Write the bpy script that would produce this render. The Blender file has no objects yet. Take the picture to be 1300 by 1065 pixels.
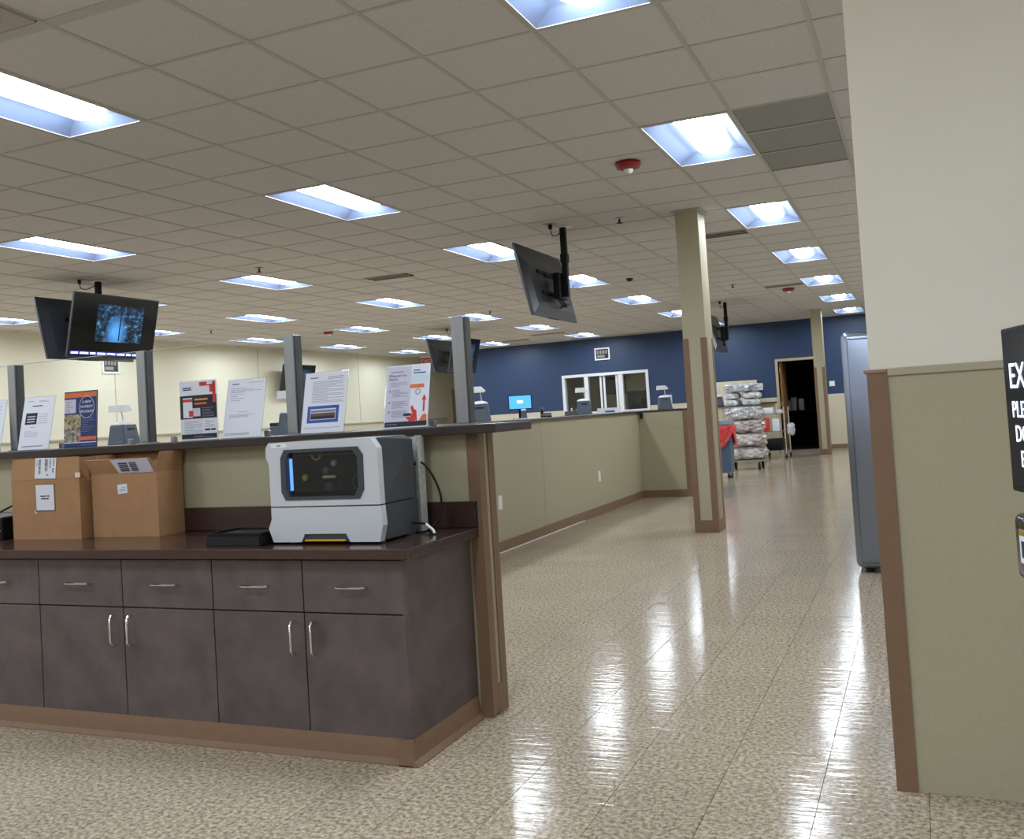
import bpy, bmesh, math, random
from mathutils import Vector, Matrix
random.seed(7)
S = bpy.context.scene
COL = S.collection
# ------------------------------------------------------------------ camera
T = 0.6096                       # ceiling grid module (2 ft)
GX, GY = -1.61002 * T, 6.00344 * T   # grid origin
CEIL = 3.05
F_PX, YAW, PITCH, ROLL = 1210.317, 0.402448, 0.0336174, -0.0613326
CAM = Vector((0, 0, 1.2))
_f = Vector((-math.sin(YAW) * math.cos(PITCH), math.cos(YAW) * math.cos(PITCH), math.sin(PITCH)))
_r = Vector((math.cos(YAW), math.sin(YAW), 0))
_u = _r.cross(_f)
R2 = _r * math.cos(ROLL) + _u * math.sin(ROLL)
U2 = _u * math.cos(ROLL) - _r * math.sin(ROLL)
cam = bpy.data.cameras.new('camera')
cam.sensor_fit = 'HORIZONTAL'; cam.sensor_width = 36
cam.lens = F_PX / 1300 * 36
cam.shift_y = -45 / 1300
cam.clip_start = 0.05; cam.clip_end = 100
camo = bpy.data.objects.new('camera', cam); COL.objects.link(camo)
camo.matrix_world = Matrix(((R2.x, U2.x, -_f.x, CAM.x), (R2.y, U2.y, -_f.y, CAM.y), (R2.z, U2.z, -_f.z, CAM.z), (0, 0, 0, 1)))
S.camera = camo
def proj(p):
    d = Vector(p) - CAM; z = d.dot(_f)
    if z < .05: return None
    return (650 + F_PX * d.dot(R2) / z, 487.5 - F_PX * d.dot(U2) / z)
# ------------------------------------------------------------------ world, exposure
w = bpy.data.worlds.new('world'); S.world = w; w.use_nodes = True
w.node_tree.nodes['Background'].inputs[0].default_value = (.8, .85, .9, 1)
w.node_tree.nodes['Background'].inputs[1].default_value = 0.02
vs = S.view_settings
vs.view_transform = 'Standard'; vs.look = 'None'; vs.gamma = 1; vs.use_curve_mapping = False
vs.exposure = 0.78
LAMP = 27                       # emission of the troffer lenses
# ------------------------------------------------------------------ materials
def lin(c):
    return tuple(((v / 255) / 12.92 if v / 255 <= .04045 else ((v / 255 + .055) / 1.055) ** 2.4) for v in c)
MATS = {}
def mat(name, rgb=(128, 128, 128), rough=.6, metal=0, var=0, vscale=8, bump=0, bscale=60, coat=0, spec=.5, rgb2=None, stretch=(1, 1, 1), detail=4):
    if name in MATS: return MATS[name]
    m = bpy.data.materials.new(name); m.use_nodes = True
    nt = m.node_tree; b = nt.nodes['Principled BSDF']
    c = lin(rgb)
    b.inputs['Base Color'].default_value = (*c, 1)
    b.inputs['Roughness'].default_value = rough
    b.inputs['Metallic'].default_value = metal
    b.inputs['Specular IOR Level'].default_value = spec
    b.inputs['Coat Weight'].default_value = coat
    b.inputs['Coat Roughness'].default_value = .08
    if var or bump:
        tc = nt.nodes.new('ShaderNodeNewGeometry')
        mp = nt.nodes.new('ShaderNodeMapping'); mp.inputs['Scale'].default_value = stretch
        nt.links.new(tc.outputs['Position'], mp.inputs['Vector'])
    if var:
        n = nt.nodes.new('ShaderNodeTexNoise'); n.inputs['Scale'].default_value = vscale; n.inputs['Detail'].default_value = detail
        nt.links.new(mp.outputs[0], n.inputs['Vector'])
        r = nt.nodes.new('ShaderNodeValToRGB')
        c2 = lin(rgb2) if rgb2 else tuple(min(1, v * (1 + var)) for v in c)
        c1 = tuple(max(0, v * (1 - var)) for v in c)
        r.color_ramp.elements[0].position = .3; r.color_ramp.elements[1].position = .7
        r.color_ramp.elements[0].color = (*c1, 1); r.color_ramp.elements[1].color = (*c2, 1)
        nt.links.new(n.outputs[0], r.inputs[0]); nt.links.new(r.outputs[0], b.inputs['Base Color'])
    if bump:
        n2 = nt.nodes.new('ShaderNodeTexNoise'); n2.inputs['Scale'].default_value = bscale; n2.inputs['Detail'].default_value = 3
        nt.links.new(mp.outputs[0], n2.inputs['Vector'])
        bp = nt.nodes.new('ShaderNodeBump'); bp.inputs['Strength'].default_value = bump; bp.inputs['Distance'].default_value = .002
        nt.links.new(n2.outputs[0], bp.inputs['Height']); nt.links.new(bp.outputs[0], b.inputs['Normal'])
    MATS[name] = m
    return m
def emit(name, rgb, s):
    if name in MATS: return MATS[name]
    m = bpy.data.materials.new(name); m.use_nodes = True
    b = m.node_tree.nodes['Principled BSDF']
    b.inputs['Base Color'].default_value = (*lin(rgb), 1)
    b.inputs['Emission Color'].default_value = (*lin(rgb), 1)
    b.inputs['Emission Strength'].default_value = s
    MATS[name] = m; return m
def glass(name, tint=(235, 242, 240), refl=1.0):
    if name in MATS: return MATS[name]
    m = bpy.data.materials.new(name); m.use_nodes = True
    nt = m.node_tree; nt.nodes.clear()
    o = nt.nodes.new('ShaderNodeOutputMaterial'); mx = nt.nodes.new('ShaderNodeMixShader')
    t = nt.nodes.new('ShaderNodeBsdfTransparent'); t.inputs[0].default_value = (*lin(tint), 1)
    g = nt.nodes.new('ShaderNodeBsdfGlossy'); g.inputs['Roughness'].default_value = .03
    fr = nt.nodes.new('ShaderNodeLayerWeight'); fr.inputs[0].default_value = .5
    pw = nt.nodes.new('ShaderNodeMath'); pw.operation = 'POWER'; pw.inputs[1].default_value = 5
    nt.links.new(fr.outputs['Facing'], pw.inputs[0])
    ml = nt.nodes.new('ShaderNodeMath'); ml.operation = 'MULTIPLY_ADD'; ml.inputs[1].default_value = .9 * refl; ml.inputs[2].default_value = .03 * refl
    nt.links.new(pw.outputs[0], ml.inputs[0])
    nt.links.new(ml.outputs[0], mx.inputs[0]); nt.links.new(t.outputs[0], mx.inputs[1]); nt.links.new(g.outputs[0], mx.inputs[2])
    nt.links.new(mx.outputs[0], o.inputs[0])
    MATS[name] = m; return m
def floor_mat():
    m = bpy.data.materials.new('vinyl_tile'); m.use_nodes = True
    nt = m.node_tree; b = nt.nodes['Principled BSDF']; L = nt.links.new
    g = nt.nodes.new('ShaderNodeNewGeometry')
    n1 = nt.nodes.new('ShaderNodeTexNoise'); n1.inputs['Scale'].default_value = 62; n1.inputs['Detail'].default_value = 5; n1.inputs['Roughness'].default_value = .7
    L(g.outputs['Position'], n1.inputs['Vector'])
    r = nt.nodes.new('ShaderNodeValToRGB')
    r.color_ramp.elements[0].position = .38; r.color_ramp.elements[1].position = .62
    r.color_ramp.elements[0].color = (*lin((128, 112, 91)), 1); r.color_ramp.elements[1].color = (*lin((204, 190, 168)), 1)
    L(n1.outputs[0], r.inputs[0])
    # slight colour drift from tile to tile
    mp = nt.nodes.new('ShaderNodeVectorMath'); mp.operation = 'SCALE'; mp.inputs['Scale'].default_value = 1 / .3048
    L(g.outputs['Position'], mp.inputs[0])
    ad = nt.nodes.new('ShaderNodeVectorMath'); ad.operation = 'ADD'; ad.inputs[1].default_value = (.36 / .3048 + 100, 100, 100.5)
    L(mp.outputs[0], ad.inputs[0])
    fl = nt.nodes.new('ShaderNodeVectorMath'); fl.operation = 'FLOOR'; L(ad.outputs[0], fl.inputs[0])
    wn = nt.nodes.new('ShaderNodeTexWhiteNoise'); L(fl.outputs[0], wn.inputs['Vector'])
    mr = nt.nodes.new('ShaderNodeMapRange'); mr.inputs['To Min'].default_value = .95; mr.inputs['To Max'].default_value = 1.05
    L(wn.outputs['Value'], mr.inputs[0])
    mu = nt.nodes.new('ShaderNodeVectorMath'); mu.operation = 'SCALE'; L(r.outputs[0], mu.inputs[0]); L(mr.outputs[0], mu.inputs['Scale'])
    L(mu.outputs[0], b.inputs['Base Color'])
    n2 = nt.nodes.new('ShaderNodeTexNoise'); n2.inputs['Scale'].default_value = 5; n2.inputs['Detail'].default_value = 2
    L(g.outputs['Position'], n2.inputs['Vector'])
    rr = nt.nodes.new('ShaderNodeMapRange'); rr.inputs['To Min'].default_value = .08; rr.inputs['To Max'].default_value = .17
    L(n2.outputs[0], rr.inputs[0]); L(rr.outputs[0], b.inputs['Roughness'])
    n3 = nt.nodes.new('ShaderNodeTexNoise'); n3.inputs['Scale'].default_value = 1; n3.inputs['Detail'].default_value = 2
    m3 = nt.nodes.new('ShaderNodeMapping'); m3.inputs['Scale'].default_value = (7, 34, 1); m3.inputs['Rotation'].default_value = (0, 0, -.35)
    L(g.outputs['Position'], m3.inputs['Vector']); L(m3.outputs[0], n3.inputs['Vector'])
    bp = nt.nodes.new('ShaderNodeBump'); bp.inputs['Strength'].default_value = .42; bp.inputs['Distance'].default_value = .003
    L(n3.outputs[0], bp.inputs['Height']); L(bp.outputs[0], b.inputs['Normal'])
    b.inputs['Specular IOR Level'].default_value = .13
    MATS['vinyl_tile'] = m; return m
def feed_mat():
    m = bpy.data.materials.new('camera_feed'); m.use_nodes = True
    nt = m.node_tree; b = nt.nodes['Principled BSDF']; L = nt.links.new
    tc = nt.nodes.new('ShaderNodeTexCoord')
    mp = nt.nodes.new('ShaderNodeMapping'); mp.inputs['Scale'].default_value = (9, 9, 16); L(tc.outputs['Object'], mp.inputs[0])
    n = nt.nodes.new('ShaderNodeTexNoise'); n.inputs['Scale'].default_value = 1.2; n.inputs['Detail'].default_value = 6; n.inputs['Roughness'].default_value = .75
    L(mp.outputs[0], n.inputs['Vector'])
    r = nt.nodes.new('ShaderNodeValToRGB')
    e = r.color_ramp.elements
    e[0].position = .45; e[0].color = (.001, .003, .006, 1); e[1].position = .72; e[1].color = (.2, .5, .8, 1)
    k = e.new(.56); k.color = (.012, .05, .11, 1)
    L(n.outputs[0], r.inputs[0])
    # the bright lobby floor in the middle of the picture
    m2 = nt.nodes.new('ShaderNodeMapping'); m2.inputs['Location'].default_value = (-.1, 0, .3); m2.inputs['Scale'].default_value = (6.5, 0, 5); L(tc.outputs['Object'], m2.inputs[0])
    ln = nt.nodes.new('ShaderNodeVectorMath'); ln.operation = 'LENGTH'; L(m2.outputs[0], ln.inputs[0])
    mr = nt.nodes.new('ShaderNodeMapRange'); mr.inputs['From Min'].default_value = 1.1; mr.inputs['From Max'].default_value = .2; mr.inputs['To Max'].default_value = .8; L(ln.outputs['Value'], mr.inputs[0])
    mx = nt.nodes.new('ShaderNodeMixRGB'); mx.inputs[2].default_value = (.09, .36, .85, 1); L(mr.outputs[0], mx.inputs[0]); L(r.outputs[0], mx.inputs[1])
    L(mx.outputs[0], b.inputs['Emission Color']); b.inputs['Emission Strength'].default_value = .9
    b.inputs['Base Color'].default_value = (.005, .005, .008, 1); b.inputs['Roughness'].default_value = .2
    MATS['camera_feed'] = m; return m
M_FLOOR = floor_mat()
M_TILE = mat('ceiling_tile', (206, 203, 201), .95, var=.1, vscale=160, bump=.25, bscale=220)
M_GRID = mat('ceiling_grid', (186, 183, 178), .6)
M_PLEN = mat('plenum', (90, 90, 88), .9)
M_CREAM = mat('cream_paint', (233, 229, 214), .75, var=.02, vscale=3, bump=.08, bscale=150)
M_LWALL = mat('ivory_paint', (232, 226, 204), .7, var=.02, vscale=2)
M_TAN = mat('tan_wallcover', (174, 167, 139), .6, var=.04, vscale=120, bump=.15, bscale=180)
M_TAN2 = mat('beige_wallcover', (205, 196, 170), .65, var=.03, vscale=40)
M_BLUE = mat('blue_paint', (38, 60, 94), .5, var=.03, vscale=5)
M_BROWN = mat('brown_vinyl', (128, 101, 78), .45, var=.04, vscale=20)
M_CAP = mat('rail_cap', (178, 168, 146), .5)
M_LAM = mat('slate_laminate', (90, 79, 78), .45, var=.25, vscale=9, detail=7)
M_TOP = mat('dark_worktop', (66, 47, 42), .17, var=.12, vscale=120)
M_LEDGE = mat('dark_ledge', (58, 48, 46), .3, var=.1, vscale=120)
M_GAP = mat('cabinet_carcass', (30, 26, 25), .8)
M_STEEL = mat('brushed_steel', (190, 192, 196), .3, 1, var=.05, vscale=30, stretch=(1, 1, .05))
M_ALU = mat('satin_aluminium', (158, 160, 163), .38, .85, var=.05, vscale=40, stretch=(1, 1, .05))
M_CHROME = mat('chrome', (225, 225, 228), .18, 1)
M_BLACK = mat('black_plastic', (11, 11, 13), .5, spec=.25)
M_GLOSSBLK = mat('gloss_black', (10, 10, 13), .12)
M_DKGREY = mat('charcoal_plastic', (58, 62, 70), .45, bump=.05, bscale=300)
M_TVBACK = mat('tv_back_plastic', (50, 54, 62), .35)
M_MIDGREY = mat('slate_grey_plastic', (82, 94, 106), .45)
M_LTGREY = mat('light_grey_plastic', (204, 208, 214), .45)
M_WHITE = mat('white_plastic', (240, 241, 243), .45)
M_PAPER = mat('paper', (226, 229, 240), .8)
M_PAPERLAV = mat('paper_lavender', (205, 203, 220), .8)
M_INK = mat('grey_ink', (130, 134, 150), .8)
M_DKINK = mat('dark_ink', (45, 46, 58), .8)
M_NAVY = mat('navy_print', (28, 50, 112), .6)
M_BLUEP = mat('blue_print', (40, 84, 165), .6)
M_ORANGE = mat('orange_print', (218, 112, 52), .6)
M_RED = mat('red_print', (206, 54, 50), .6)
M_PINK = mat('pale_blue_print', (205, 222, 235), .7)
M_PHOTO = mat('photo_print', (96, 92, 60), .6, var=.7, vscale=70, rgb2=(206, 190, 150))
M_PHOTO2 = mat('photo_print_dark', (60, 58, 55), .6, var=.7, vscale=60, rgb2=(196, 186, 170))
M_CARD = mat('cardboard', (170, 129, 90), .8, var=.06, vscale=14, bump=.1, bscale=90)
M_CARDIN = mat('cardboard_inside', (150, 112, 78), .85)
M_TAPE = mat('pale_tape', (232, 214, 192), .5)
M_YELLOW = mat('yellow_plastic', (232, 178, 30), .4)
M_GOLD = mat('brass', (200, 160, 80), .35, .7)
M_STROBE = mat('red_alarm_plastic', (140, 22, 32), .35)
M_CLEAR = mat('strobe_lens', (225, 225, 220), .2)
M_WOOD = mat('door_wood', (176, 128, 82), .45, var=.12, vscale=6, stretch=(6, 6, .6))
M_FRAME = mat('door_frame_paint', (188, 170, 140), .5)
M_WINFR = mat('white_window_frame', (228, 230, 234), .4)
M_ROOM = mat('room_paint', (150, 148, 135), .85)
M_DARKROOM = mat('unlit_near_black', (22, 22, 24), .9)  # near-black stands in for the storeroom's lack of light; also the notice frame
M_ROOMGLASS = glass('window_glass', (225, 230, 228), 1.0)
M_GLASS = glass('shield_glass', (252, 253, 252), .8)
M_ACRYL = glass('acrylic', (242, 246, 250), 1.2)
M_VENT = mat('vent_metal', (146, 146, 142), .6)
M_DUCT = mat('duct_dark', (40, 38, 36), .8)
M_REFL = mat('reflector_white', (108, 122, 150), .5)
M_LENS = emit('lamp_lens', (234, 244, 255), LAMP)
M_SCREENBLUE = emit('blue_desktop', (70, 150, 235), .9)
M_SCREENWHITE = emit('white_on_screen', (225, 235, 250), .9)
M_SCREENDARK = emit('dark_screen', (16, 20, 34), .35); _b = M_SCREENDARK.node_tree.nodes['Principled BSDF']; _b.inputs['Base Color'].default_value = (.004, .004, .006, 1); _b.inputs['Roughness'].default_value = .15; _b.inputs['Specular IOR Level'].default_value = .15
M_SCREENNAVY = emit('ticker_blue', (30, 36, 120), .6)
M_LED = emit('led_blue', (120, 175, 250), 1.0)
M_FEED = feed_mat()
def wrap_mat(name, c1, c2, sc):
    return mat(name, c1, .22, var=.25, vscale=sc, rgb2=c2, bump=.9, bscale=22, spec=.6)
M_WRAP = wrap_mat('clear_wrapped_linen', (178, 186, 196), (244, 246, 250), 11)
M_WRAP2 = wrap_mat('speckled_wrapped_linen', (120, 112, 112), (240, 240, 244), 24)
M_WRAP3 = wrap_mat('tan_wrapped_linen', (160, 148, 142), (226, 220, 218), 9)
M_REDBAG = mat('red_bag_plastic', (214, 62, 66), .3, var=.15, vscale=12, bump=.8, bscale=20)
M_BIN = mat('blue_grey_bin', (76, 94, 122), .5)
M_RUBBER = mat('black_rubber', (18, 18, 18), .7)
M_EDGE = mat('off_white', (236, 236, 230), .5)
# ------------------------------------------------------------------ mesh helpers
def lguard(cx, cy, sx, sy, L, e, z0, z1):
    """L-shaped corner strip hugging an outside corner at (cx, cy); sx, sy point outward"""
    p = [(cx - sx * L, cy), (cx, cy), (cx, cy - sy * L), (cx + sx * e, cy - sy * L), (cx + sx * e, cy + sy * e), (cx - sx * L, cy + sy * e)]
    return prism(nb(), p, 'z', z0, z1)
def nb(): return bmesh.new()
def box(bm, a, b):
    v = [bm.verts.new((x, y, z)) for x in (a[0], b[0]) for y in (a[1], b[1]) for z in (a[2], b[2])]
    for f in ((0, 1, 3, 2), (4, 6, 7, 5), (0, 4, 5, 1), (2, 3, 7, 6), (0, 2, 6, 4), (1, 5, 7, 3)):
        bm.faces.new([v[i] for i in f])
    return bm
def bx(a, b, bev=0, seg=2):
    bm = box(nb(), a, b)
    if bev: bmesh.ops.bevel(bm, geom=bm.edges[:], offset=bev, segments=seg, affect='EDGES', profile=.5)
    return bm
def taper(bm, cx, cy, hx0, hy0, z0, hx1, hy1, z1):
    lo = [bm.verts.new((cx + sx * hx0, cy + sy * hy0, z0)) for sx, sy in ((-1, -1), (1, -1), (1, 1), (-1, 1))]
    hi = [bm.verts.new((cx + sx * hx1, cy + sy * hy1, z1)) for sx, sy in ((-1, -1), (1, -1), (1, 1), (-1, 1))]
    bm.faces.new(lo[::-1]); bm.faces.new(hi)
    for i in range(4): bm.faces.new((lo[i], lo[(i + 1) % 4], hi[(i + 1) % 4], hi[i]))
    return bm
def cyl(bm, p0, p1, r0, r1=None, n=14):
    r1 = r0 if r1 is None else r1
    p0, p1 = Vector(p0), Vector(p1); d = (p1 - p0).normalized()
    a = d.orthogonal().normalized(); b = d.cross(a)
    A = [bm.verts.new(p0 + (a * math.cos(t) + b * math.sin(t)) * r0) for t in [2 * math.pi * i / n for i in range(n)]]
    Bv = [bm.verts.new(p1 + (a * math.cos(t) + b * math.sin(t)) * r1) for t in [2 * math.pi * i / n for i in range(n)]]
    bm.faces.new(A[::-1]); bm.faces.new(Bv)
    for i in range(n): bm.faces.new((A[i], A[(i + 1) % n], Bv[(i + 1) % n], Bv[i]))
    return bm
def tube(bm, pts, r, n=8):
    pts = [Vector(p) for p in pts]; rings = []; a = None
    for i, p in enumerate(pts):
        d = (pts[min(i + 1, len(pts) - 1)] - pts[max(i - 1, 0)]).normalized()
        a = (d.orthogonal() if a is None else a - d * a.dot(d)).normalized(); b = d.cross(a)
        rings.append([bm.verts.new(p + (a * math.cos(2 * math.pi * k / n) + b * math.sin(2 * math.pi * k / n)) * r) for k in range(n)])
    for i in range(len(rings) - 1):
        for k in range(n): bm.faces.new((rings[i][k], rings[i][(k + 1) % n], rings[i + 1][(k + 1) % n], rings[i + 1][k]))
    bm.faces.new(rings[0][::-1]); bm.faces.new(rings[-1])
    return bm
def smooth_path(pts, n=8):
    P = [Vector(p) for p in pts]; out = []
    for i in range(len(P) - 1):
        p0, p1, p2, p3 = P[max(i - 1, 0)], P[i], P[i + 1], P[min(i + 2, len(P) - 1)]
        for k in range(n):
            t = k / n
            out.append(.5 * ((2 * p1) + (p2 - p0) * t + (2 * p0 - 5 * p1 + 4 * p2 - p3) * t * t + (3 * p1 - p0 - 3 * p2 + p3) * t ** 3))
    return out + [P[-1]]
def prism(bm, pts, axis, lo, hi):
    def mk(p, h):
        return {'x': (h, p[0], p[1]), 'y': (p[0], h, p[1]), 'z': (p[0], p[1], h)}[axis]
    A = [bm.verts.new(mk(p, lo)) for p in pts]; Bv = [bm.verts.new(mk(p, hi)) for p in pts]
    n = len(pts); bm.faces.new(A); bm.faces.new(Bv[::-1])
    for i in range(n): bm.faces.new((A[i], A[(i + 1) % n], Bv[(i + 1) % n], Bv[i]))
    return bm
def holed(outer, holes, lo, hi):
    """plate in the XZ plane with holes, thick along y"""
    bm = nb(); edges = []
    for loop in [outer] + holes:
        vsx = [bm.verts.new((p[0], lo, p[1])) for p in loop]
        edges += [bm.edges.new((vsx[i], vsx[(i + 1) % len(vsx)])) for i in range(len(vsx))]
    bmesh.ops.triangle_fill(bm, edges=edges, use_beauty=True, use_dissolve=False)
    r = bmesh.ops.extrude_face_region(bm, geom=bm.faces[:])
    bmesh.ops.translate(bm, verts=[e for e in r['geom'] if isinstance(e, bmesh.types.BMVert)], vec=(0, hi - lo, 0))
    return bm
def lathe(bm, prof, c=(0, 0, 0), n=20):
    rings = []
    for r, z in prof:
        rings.append([bm.verts.new((c[0] + r * math.cos(2 * math.pi * k / n), c[1] + r * math.sin(2 * math.pi * k / n), c[2] + z)) for k in range(n)])
    for i in range(len(rings) - 1):
        for k in range(n): bm.faces.new((rings[i][k], rings[i][(k + 1) % n], rings[i + 1][(k + 1) % n], rings[i + 1][k]))
    bm.faces.new(rings[0][::-1]); bm.faces.new(rings[-1])
    return bm
def link(name, me, m, parent=None, loc=(0, 0, 0)):
    o = bpy.data.objects.new(name, me); COL.objects.link(o)
    if m and not me.materials: me.materials.append(m)
    o.location = loc
    if parent: o.parent = parent
    return o
def obj(name, bm, m, parent=None, smooth=False, loc=(0, 0, 0), label=None, rot=None):
    bmesh.ops.recalc_face_normals(bm, faces=bm.faces[:])
    me = bpy.data.meshes.new(name); bm.to_mesh(me); bm.free()
    if smooth:
        for p in me.polygons: p.use_smooth = True
        me.set_sharp_from_angle(angle=math.radians(38))
    o = link(name, me, m, parent, loc)
    if rot: o.rotation_euler = rot
    if label: o['label'] = label
    return o
def tag(o, label, cat, group=None, kind=None):
    o['label'] = label; o['category'] = cat
    if group: o['group'] = group
    if kind: o['kind'] = kind
    return o
def thing(name, label, cat, loc=(0, 0, 0), rotz=0, group=None, kind=None):
    o = bpy.data.objects.new(name, None); COL.objects.link(o)
    o.empty_display_size = .1; o.location = loc; o.rotation_euler = (0, 0, rotz)
    return tag(o, label, cat, group, kind)
def dup(root, loc, rotz=None, label=None, parent=None):
    r = root.copy(); COL.objects.link(r); r.location = loc
    if rotz is not None: r.rotation_euler = (0, 0, rotz)
    if label: r['label'] = label
    for ch in list(root.children):
        c = ch.copy(); COL.objects.link(c); c.parent = r
        for g in list(ch.children):
            d = g.copy(); COL.objects.link(d); d.parent = c
    return r
def text(name, body, size, m, parent, loc, rot=(math.pi / 2, 0, 0), align='LEFT', depth=.0006, sx=1):
    cu = bpy.data.curves.new('t', 'FONT'); cu.body = body; cu.size = size; cu.align_x = align; cu.extrude = depth
    cu.resolution_u = 3
    t = bpy.data.objects.new('t', cu); COL.objects.link(t)
    bpy.context.view_layer.update()
    me = bpy.data.meshes.new_from_object(t.evaluated_get(bpy.context.evaluated_depsgraph_get()))
    bpy.data.objects.remove(t); bpy.data.curves.remove(cu)
    me.materials.clear()
    o = link(name, me, m, parent, loc); o.rotation_euler = rot; o.scale = (sx, 1, 1)
    return o
def struct(name, bm, m, label, cat, parent=None):
    o = obj(name, bm, m, parent)
    if parent is None: tag(o, label, cat, kind='structure')
    return o
# ================================================================== SETTING
XL, XR, YB, YF = -13.4, 5.2, -9.2, 23.2      # room limits
# floor: slab, tiles laid on it
FT = .3048
fl = struct('floor', bx((XL - .2, YB - .2, -.2), (XR + .2, 29.2, -.003)), mat('tile_bed', (92, 82, 66), .8), 'speckled tan vinyl tile floor with glossy wax', 'floor')
def tile_bm(w=FT - .0016, c=.0005):
    bm = nb(); h = w / 2
    lo = [bm.verts.new((sx * h, sy * h, -.003)) for sx, sy in ((-1, -1), (1, -1), (1, 1), (-1, 1))]
    md = [bm.verts.new((sx * h, sy * h, -c)) for sx, sy in ((-1, -1), (1, -1), (1, 1), (-1, 1))]
    hi = [bm.verts.new((sx * (h - c), sy * (h - c), 0)) for sx, sy in ((-1, -1), (1, -1), (1, 1), (-1, 1))]
    bm.faces.new(hi)
    for A, Bq in ((lo, md), (md, hi)):
        for i in range(4): bm.faces.new((A[i], A[(i + 1) % 4], Bq[(i + 1) % 4], Bq[i]))
    return bm
def area_px(c, h, z):
    q = [proj((c[0] + sx * h, c[1] + sy * h, z)) for sx, sy in ((-1, -1), (1, -1), (1, 1), (-1, 1))]
    if any(p is None for p in q): return 0
    mx, my = sum(p[0] for p in q) / 4, sum(p[1] for p in q) / 4
    if not (-20 < mx < 1320 and -20 < my < 1085): return 0
    return abs(sum(q[i][0] * q[(i + 1) % 4][1] - q[(i + 1) % 4][0] * q[i][1] for i in range(4))) / 2
cells = []
ix0 = math.floor((XL + .36) / FT); ix1 = math.ceil((XR + .36) / FT)
for i in range(ix0, ix1):
    for j in range(math.floor(YB / FT), math.ceil(29 / FT)):
        c = (-.36 + (i + .5) * FT, (j + .5) * FT)
        a = area_px(c, FT / 2, 0)
        # hidden by the cabinet run and half wall, or by the near right wall
        if a and ((c[0] < -1.75 and c[1] < 7.0 and c[1] > 2.95) or (c[0] > -.14 * c[1] / 3.12 and c[1] > 3.3) or (c[0] < -3.6)): a = 0
        cells.append((a, c))
cells.sort(key=lambda t: -t[0])
tb = tile_bm(); me_t = bpy.data.meshes.new('floor_tile'); bmesh.ops.recalc_face_normals(tb, faces=tb.faces[:]); tb.to_mesh(me_t); me_t.materials.append(M_FLOOR)
near = [c for a, c in cells[:300] if a > 0]
for c in near: link('floor_tile', me_t, None, fl, (c[0], c[1], 0))
nearset = set(near); rest = nb()
for a, c in cells:
    if c in nearset: continue
    n0 = len(rest.verts)
    h = (FT - .0016) / 2
    x0c, x1c = max(c[0] - h, XL), min(c[0] + h, XR)
    if x1c - x0c < .01: continue
    v = [rest.verts.new((x, y, z)) for z in (-.003, 0) for x, y in ((x0c, c[1] - h), (x1c, c[1] - h), (x1c, c[1] + h), (x0c, c[1] + h))]
    rest.faces.new(v[4:])
    for k in range(4): rest.faces.new((v[k], v[(k + 1) % 4], v[4 + (k + 1) % 4], v[4 + k]))
o = obj('floor_tile_field', rest, M_FLOOR, fl); o['kind'] = 'stuff'
# ceiling: plenum slab, grid, lay-in tiles
ce = struct('ceiling', bx((XL - .2, YB - .2, 3.2), (XR + .2, 29.2, 3.3)), M_PLEN, 'suspended ceiling of square speckled lay-in tiles on a metal grid', 'ceiling')
def gx(i): return GX - i * T
def gy(r): return GY + r * T
LIGHTS = [(i, r) for i in (0, 5, 10, 14, 18) for r in (-16, -11, -6, -1, 4, 9, 14, 19, 24, 29)] + [(-5, r) for r in (-16, -11, -6)]
used = set()
for i, r in LIGHTS: used |= {(i, r), (i, r + 1)}
RETURNS = [(-1, 4), (-1, 5), (-1, 6)]
used |= set(RETURNS)
tb = bx((-T / 2 + .008, -T / 2 + .008, 0), (T / 2 - .008, T / 2 - .008, .016)); me_c = bpy.data.meshes.new('ceiling_tile')
bmesh.ops.recalc_face_normals(tb, faces=tb.faces[:]); tb.to_mesh(me_c); me_c.materials.append(M_TILE)
ccells = []
for i in range(-11, 21):
    for r in range(-22, 42):
        if (i, r) in used: continue
        if gy(r) < YB - T or gx(i) - T > XR: continue
        c = (gx(i) - T / 2, gy(r) + T / 2)
        if c[1] > YF + .2 and c[0] > -11.0: continue
        a = area_px(c, T / 2, CEIL)
        if c[0] - T / 2 < XL or c[1] - T / 2 < YB: a = 0
        if c[0] > -.14 * c[1] / 3.12 + .3 and c[1] > 3.1: a = 0
        ccells.append((a, c))
ccells.sort(key=lambda t: -t[0])
for k, (a, c) in enumerate(ccells[:300]):
    if a > 0: link('ceiling_tile', me_c, None, ce, (c[0], c[1], CEIL + .003))
rest = nb()
for k, (a, c) in enumerate(ccells):
    if k < 300 and a > 0: continue
    h = T / 2 - .008
    x0c = max(c[0] - h, XL + .001)
    if c[0] + h - x0c < .02: continue
    box(rest, (x0c, c[1] - h, CEIL + .003), (c[0] + h, c[1] + h, CEIL + .019))
o = obj('ceiling_tile_field', rest, M_TILE, ce); o['kind'] = 'stuff'
gw = .012
for i in range(-10, 22):
    x = gx(i)
    if XL < x < XR: obj('grid_runner', bx((x - gw, YB, CEIL - .002), (x + gw, YF if x > -11.0 else 28.9, CEIL + .006)), M_GRID, ce)
for r in range(-21, 42):
    y = gy(r)
    if y > YB:
        wd = .035 if r == -1 else gw * .75
        # the tee stops at both sides of a light that straddles its line
        cuts = sorted((gx(i) - T, gx(i)) for i, q in LIGHTS if q + 1 == r and not (y > YF - .4 and gx(i) > -11))
        x = XL
        for a, b in cuts + [(XR if y < YF else -11.0, None)]:
            if a - x > .03: obj('cross_tee', bx((x, y - wd, CEIL - .0012), (a, y + wd, CEIL + .006)), M_GRID, ce)
            x = b
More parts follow.
